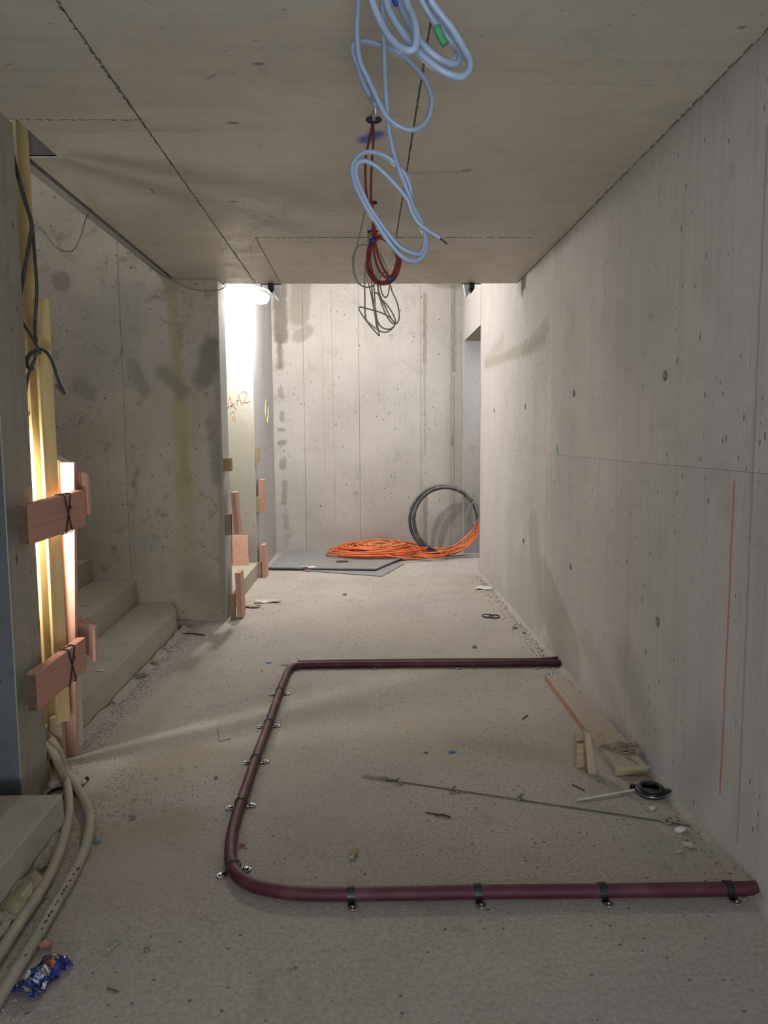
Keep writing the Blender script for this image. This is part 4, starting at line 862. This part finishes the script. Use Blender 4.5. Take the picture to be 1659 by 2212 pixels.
# ---------------------------------------------------------------- small things on the floor
def stick(pts, r, mat, name, lab, cat='stick', z=None, k=4, n=6, **kw):
    return ctube(name, [at(px, py, z=z or r) for px, py in pts], r, mat, k=k, n=n, label=lab, cat=cat, **kw)
tw = thing('twig_pair', at(945, 1760, z=0), 'two brown splinters crossed on the floor below the chase', 'stick')
ctube('splinter', [at(919, 1755, z=.004), at(945, 1759, z=.004), at(968, 1763, z=.004), at(973, 1767, z=.004)], .0028, m_end, n=6, parent=tw)
ctube('splinter', [at(940, 1763, z=.008), at(955, 1759, z=.009), at(972, 1765, z=.004)], .0026, m_end, n=6, parent=tw)
cg = thing('broken_plug', at(765, 1843, z=0), 'small pale tan broken plug stub in the middle of the floor', 'plug')
MB().tube([at(757, 1850, z=.007), at(766, 1842, z=.009), at(772, 1836, z=.009)], .0062, 10).build('stub', m_dustend, cg)
MB().obox(at(758, 1851, z=.006), (.012, .008, .01), .6, jit=.003).build('torn_end', m_paper, cg)
stick([(234, 2052), (246, 2042), (254, 2036)], .0052, m_foam, 'yellow_stub', 'yellowish stub lying near the outer hose', 'stub')
stick([(232, 2135), (243, 2138), (255, 2142)], .0022, m_end, 'splinter', 'single dark splinter right of the blue wrapper')
stick([(470, 1572), (474, 1598), (476, 1600), (498, 1596)], .0025, m_shav, 'bent_straw', 'bent pale straw forming an L left of the pipe')
stick([(213, 1611), (232, 1607)], .002, m_shav, 'splinter', 'pale splinter in the light wedge by the stair foot')
stick([(1236, 1695), (1262, 1707)], .003, m_end, 'splinter', 'brown splinter between the offcuts and the thin stick')
stick([(1128, 1553), (1140, 1545)], .003, m_end, 'splinter', 'short splinter near the far end of the plank')
wl = thing('bolt', at(180, 1690, z=0), 'small bright steel bolt with dark head right of the hoses', 'bolt')
MB().tube([at(177, 1697, z=.008), at(185, 1686, z=.009)], .0055, 8).build('shank', m_steel, wl)
MB().lathe(at(188, 1682, z=.009), [(.009, -.004), (.009, .004)], 6, (.5, 1, 0)).build('head', m_clamp, wl)
for px, py, lab in ((209, 1816, 'blue plastic scrap touching the outer hose'), (976, 1624, 'blue plastic scrap on the rough patch behind the chase'), (580, 1431, 'blue plastic scrap left of the far pipe corner')):
    MB().rock(at(px, py, z=.004), .013, (1.4, .8, .35), 1, .6).build('plastic_scrap', m_bluebit, label=lab, cat='scrap', group='blue plastic scraps')
MB().rock(at(523, 1823, z=.006), .012, (1.2, .9, .5), 1).build('pink_chip', m_redsaw, label='pinkish chip inside the front left bend of the pipe', cat='chip')
MB().rock(at(272, 1514, z=.004), .007, (1.4, .8, .5), 1).build('orange_chip', m_orange, label='tiny orange chip on the floor before the stair', cat='chip')
# paper and film scraps
def scrap(px, py, w, l, rz, mat, lab, name='paper_scrap', hgt=.02, out=None):
    c_ = at(px, py, z=.004); o = rnd.uniform(0, 50); M_ = Matrix.Rotation(rz, 3, 'Z')
    def fn(u, v):
        e = .12*mn.noise(Vector((u*3+o, v*3, 0)))
        x, y = (u-.5+e*.4)*l, (v-.5)*w*(1-.45*abs(u-.5)*2*abs(mn.noise(Vector((o, u*2, 0))))+e)
        return c_+M_ @ Vector((x, y, abs(mn.noise(Vector((u*2.5+o, v*2.5, 1))))*hgt))
    return MB().grid(fn, 12, 7).build(name, mat, label=lab, cat='scrap', solid=.0012)
scrap(577, 1300, .10, .22, .1, m_paper, 'pale torn paper lying in front of the pier foot', hgt=.03)
scrap(545, 1311, .07, .13, -.3, m_shav, 'brown crumpled scrap left of the pale paper', hgt=.04)
scrap(1046, 1272, .07, .16, -.2, m_plwhite, 'clear crumpled plastic film by the foot of the right wall', 'film_scrap', .04)
ct = thing('black_strap', at(1060, 1332, z=0), 'black strap loops on the floor near the right wall', 'strap')
p = at(1060, 1332, z=.006)
for dx, dy, r1, r2, a0 in ((-.02, .01, .045, .018, -.35), (.025, -.015, .04, .02, -.3)):
    M_ = Matrix.Rotation(a0, 3, 'Z'); MB().tube([p+Vector((dx, dy, .004))+M_ @ Vector((r1*cos(a), r2*1.8*sin(a), .004*sin(a))) for a in [2*pi*j/20 for j in range(20)]], .0045, 6, True).build('loop', m_black, ct)
for px, py, z, lab in ((184, 1306, .32, 'pale flat flake on the second tread of the near stair'), (343, 1308, .15, 'pale flake on the first tread beside the stair wall'), (215, 1448, .15, 'pale flake on the first tread near the guard board')):
    MB().rock(at(px, py, z=z+.004), .016, (1.5, .8, .2), 1, .4).build('mortar_flake', m_paper, label=lab, cat='chip')
# clumps of rubble along the stair foot
cl = [((235, 1521), .022, 'small dark rubble clump nearest the upright board at the stair foot'), ((257, 1489), .026, 'greenish rubble clump second from the upright board at the stair foot'), ((294, 1461), .036, 'largest rubble clump at the stair foot'), ((330, 1432), .028, 'pale broken mortar piece at the stair foot'), ((352, 1402), .022, 'small pale rubble before the dark clump at the stair foot'), ((373, 1371), .034, 'dark rubble clump at the broken end of the first step'), ((405, 1352), .032, 'rubble clump between the broken step and the pier'), ((388, 1327), .03, 'greenish rubble crumbling off the step end at the pier')]
for (px, py), r, lab in cl:
    t_ = thing('rubble_clump', at(px, py, z=0), lab, 'rubble', 'rubble clumps along the stair foot'); c0 = at(px, py, z=.008)
    for i in range(4): MB().rock(c0+Vector((rnd.uniform(-r, r), rnd.uniform(-r, r)*.8, rnd.uniform(0, r*.3))), r*rnd.uniform(.42, .8), (1.1, .9, .6), 2 if r > .03 else 1, .6).build('stone', rnd.choice((m_stone, m_chip, m_mortar if 0 else m_stone)), t_)
stick([(385, 1370), (410, 1368), (442, 1372)], .006, m_end, 'wood_splinter', 'dark splintered stick lying from the rubble towards the pier')
# stones along the concrete step
sl = [((35, 1925), .05, m_foam, 'yellowish mineral wool lump against the concrete step'), ((8, 1955), .055, m_foam, 'large yellowish lump at the left frame edge by the step'), ((60, 1905), .03, m_stone, 'grey stone right of the yellowish lumps'), ((10, 2005), .05, m_stone, 'grey mortar lump lowest at the left frame edge'), ((85, 1870), .028, m_chip, 'mortar lump midway along the concrete step'), ((102, 1838), .028, m_chip, 'tall mortar crumb by the inner hose and step'), ((118, 1812), .02, m_chip, 'small mortar crumb near the far corner of the step')]
for (px, py), r, mt, lab in sl:
    p = at(px, py, z=r*.3); p.x = max(p.x, -1.09+r*.9) if py < 1990 else p.x
    MB().rock(p, r, (.8, 1.2, .6), 2, .5).build('stone', mt, label=lab, cat='stone', group='lumps along the concrete step')
for px, py, r, mt, lab in ((1469, 1792, .018, m_plwhite, 'white chip with a raised point at the wall end of the chase'), (1490, 1825, .018, m_paper, 'pale pink chip near the right wall, below the chase'), (1468, 1840, .009, m_paper, 'small pale chip left of the pink chip'), (1408, 1745, .015, m_paper, 'flat pale chip below the ring flange'),
    (286, 1765, .014, m_dark, 'dark crumb on the floor right of the hoses'), (1024, 1398, .016, m_chip, 'brown stone on the floor behind the far pipe'), (1112, 1356, .02, m_chip, 'brown flake pile by the right wall behind the pipe'), (1131, 1367, .012, m_dark, 'dark chip beside the flake pile by the right wall'),
    (1241, 1546, .01, m_dark, 'dark chip beside the plank'), (920, 1626, .009, m_dark, 'small dark pebble in the middle of the floor'), (566, 1450, .008, m_chip, 'small crumb outside the far pipe corner'), (466, 1680, .010, m_dark, 'dark crumb left of the pipe side run'), (745, 1284, .02, m_chip, 'flat pale flake on the floor before the sheets'),
    (96, 2042, .02, m_redsaw, 'reddish plastic scrap by the outer hose above the blue wrapper'), (318, 2050, .009, m_dark, 'dark speck right of the yellowish stub'), (563, 1634, .012, m_paper, 'pale chip beside the side run of the pipe'), (150, 1660, .012, m_foam, 'yellowish stone at the foot of the upright board')):
    MB().rock(at(px, py, z=r*.35), r, (1.1, .8, .6), 1, .5).build('chip', mt, label=lab, cat='chip')
# crumbs by the right wall, uncountable grit on the floor
def grit(name, n, fn, size, mat, lab):
    mb = MB()
    for i in range(n):
        x, y, k = fn(); s_ = rnd.uniform(*size)*k
        a = rnd.uniform(0, 6.28); c_ = Vector((x, y, 0)); el = rnd.uniform(.5, 1.1)
        b = len(mb.v)
        mb.v += [c_+Vector((cos(a)*s_*el*1.4, sin(a)*s_*el*1.4, .0)), c_+Vector((cos(a+2)*s_, sin(a+2)*s_, 0)), c_+Vector((cos(a+4)*s_, sin(a+4)*s_, 0)), c_+Vector((rnd.uniform(-.3, .3)*s_, rnd.uniform(-.3, .3)*s_, s_*rnd.uniform(.5, .9)))]
        mb.f += [[b, b+1, b+3], [b+1, b+2, b+3], [b+2, b, b+3], [b, b+2, b+1]]; mb.sm += [False]*4
    return mb.build(name, mat, label=lab, cat='grit', kind='stuff', origin=(0, 4, 0))
def f_all():
    y = 1.3+7.2*rnd.random()**1.5; return rnd.uniform(-1.0, 1.15), y, .5+.12*y
def f_wall():
    y = rnd.uniform(2.1, 7.4); return XR-.01-abs(rnd.gauss(0, .05)), y, .6+.1*y
def f_stair():
    y = rnd.uniform(3.3, 5.6); return -1.34+abs(rnd.gauss(0, .06)), y, 1
def f_left():
    t = rnd.random(); return -1.07+abs(rnd.gauss(0, .12))*(1 if t < .5 else 1.6), 1.6+1.5*rnd.random(), .8
def f_rough():
    return rnd.gauss(.62, .2), rnd.gauss(3.3, .13), .7
grit('light_grit', 3200, f_all, (.0015, .005), m_chip, 'fine pale grit scattered over the whole floor')
grit('dark_grit', 1900, f_all, (.0012, .004), m_dark, 'fine dark grit scattered over the whole floor')
grit('wall_foot_grit', 900, f_wall, (.002, .008), m_chip, 'crumbs gathered along the foot of the right wall')
grit('wall_foot_dark_grit', 260, f_wall, (.002, .008), m_dark, 'dark crumbs along the foot of the right wall')
grit('stair_foot_grit', 900, f_stair, (.002, .009), m_stone, 'crumbs gathered along the foot of the stair')
grit('left_grit', 1200, f_left, (.002, .008), m_chip, 'crumbs around the beige hoses')
grit('rough_patch_grit', 700, f_rough, (.002, .006), m_chip, 'flaky mortar crumbs on the rough floor patch')
# mortar fillet at the foot of the stair and right wall
def fillet(name, a, b_, w, h, mat, lab, N=60):
    a, b_ = Vector(a), Vector(b_); d = b_-a; s_ = Vector((-d.y, d.x, 0)).normalized(); o = rnd.uniform(0, 90); mb = MB()
    def fn(u, v):
        k = 1+.9*mn.noise(Vector((u*14+o, 0, 0))); p = a+d*u
        return p + s_*(w*k*v) + Vector((0, 0, h*k*(1-v)**2+(.0 if v < 1 else -.002)+.004*mn.noise(Vector((u*60, v*6, o)))*(1-v)))
    mb.grid(fn, N, 5); return mb.build(name, mat, label=lab, cat='mortar', kind='stuff')
fillet('mortar_fillet', (XR+.002, 1.2, 0), (XR+.002, 7.6, 0), .035, .02, c_floor, 'ragged mortar fillet along the foot of the right wall', 160)
fillet('mortar_fillet', (-1.355, 5.5, 0), (-1.355, 3.3, 0), .05, .022, c_floor, 'ragged mortar fillet along the foot of the stair', 80)
fillet('mortar_fillet', (-1.088, 2.6, 0), (-1.088, 1.3, 0), .06, .03, m_chip, 'crumbly mortar fillet along the concrete step', 60)

# ---------------------------------------------------------------- blue snack wrapper
wr_ = thing('snack_wrapper', at(88, 2115, z=0), 'crumpled blue foil wrapper with pale label at the lower left', 'wrapper')
C0 = at(90, 2118, z=0)
ex = (at(140, 2075, z=0)-at(60, 2150, z=0)); ex.z = 0; L0 = ex.length; ex.normalize(); ey = Vector((-ex.y, ex.x, 0))
def wfn(z0, sc=1, off=(0, 0), amp=.022, seed=0, tri=0):
    def fn(u, v):
        a, b = (u-.5)*sc*L0*1.05+off[0], (v-.5)*sc*.085*(1+.25*mn.noise(Vector((u*4, seed, 0))))+off[1]
        z = z0+amp*abs(mn.noise(Vector((a*38+seed, b*38, 0))))+.012*abs(mn.noise(Vector((a*90, b*90, seed))))+.014*(1-abs(2*v-1))
        return C0+ex*a+ey*b+Vector((0, 0, z))
    return fn
MB().grid(wfn(.003, 1.0, (0, 0)), 26, 16, False).build('foil', m_wrap, wr_, solid=.0008)
def wpatch(u0, u1, v0, v1, mat, name, lift=.0022, nu=8, nv=6):
    f0 = wfn(.003, 1.0, (0, 0)); MB().grid(lambda u, v: f0(u0+(u1-u0)*u, v0+(v1-v0)*v)+Vector((0, 0, lift)), nu, nv, False).build(name, mat, wr_, solid=.0006)
wpatch(.28, .5, .28, .62, m_wraplab, 'pale_label'); wpatch(.51, .60, .3, .72, m_foam if 0 else m_paper, 'name_strip'); wpatch(.61, .78, .35, .72, m_amber, 'amber_picture')
wpatch(.86, .99, .45, .9, m_steel, 'silver_edge'); wpatch(.02, .12, .3, .5, m_foam, 'tan_inside'); wpatch(.25, .4, .02, .16, m_plwhite, 'white_flap'); wpatch(.3, .5, .88, 1.0, m_plwhite, 'white_flap')
for i in range(7): wpatch(.535, .575, .34+.05*i, .365+.05*i+.008*(i % 2), m_ink, 'print_stroke', .0034, 2, 2)
for i in range(6): wpatch(.30+.03*i, .31+.03*i, .34, .56, m_ink if 0 else m_wrap, 'print_line', .0032, 1, 5)

# faded stamp on the beam, unreadable at this distance: short upright strokes
for i, (dz, w, h) in enumerate(((0, .010, .006), (-.014, .004, .006), (-.03, .014, .018), (-.058, .004, .012), (-.075, .012, .008), (-.092, .005, .006), (-.108, .012, .004))):
    MB().obox((-1.375-.0215+(w-.01)*.5+.001, 3.183-.0215, 1.53+dz+h/2), (w*.8, .001, h), .72-pi/2+.0).build('stamp_stroke', m_dark, yb)
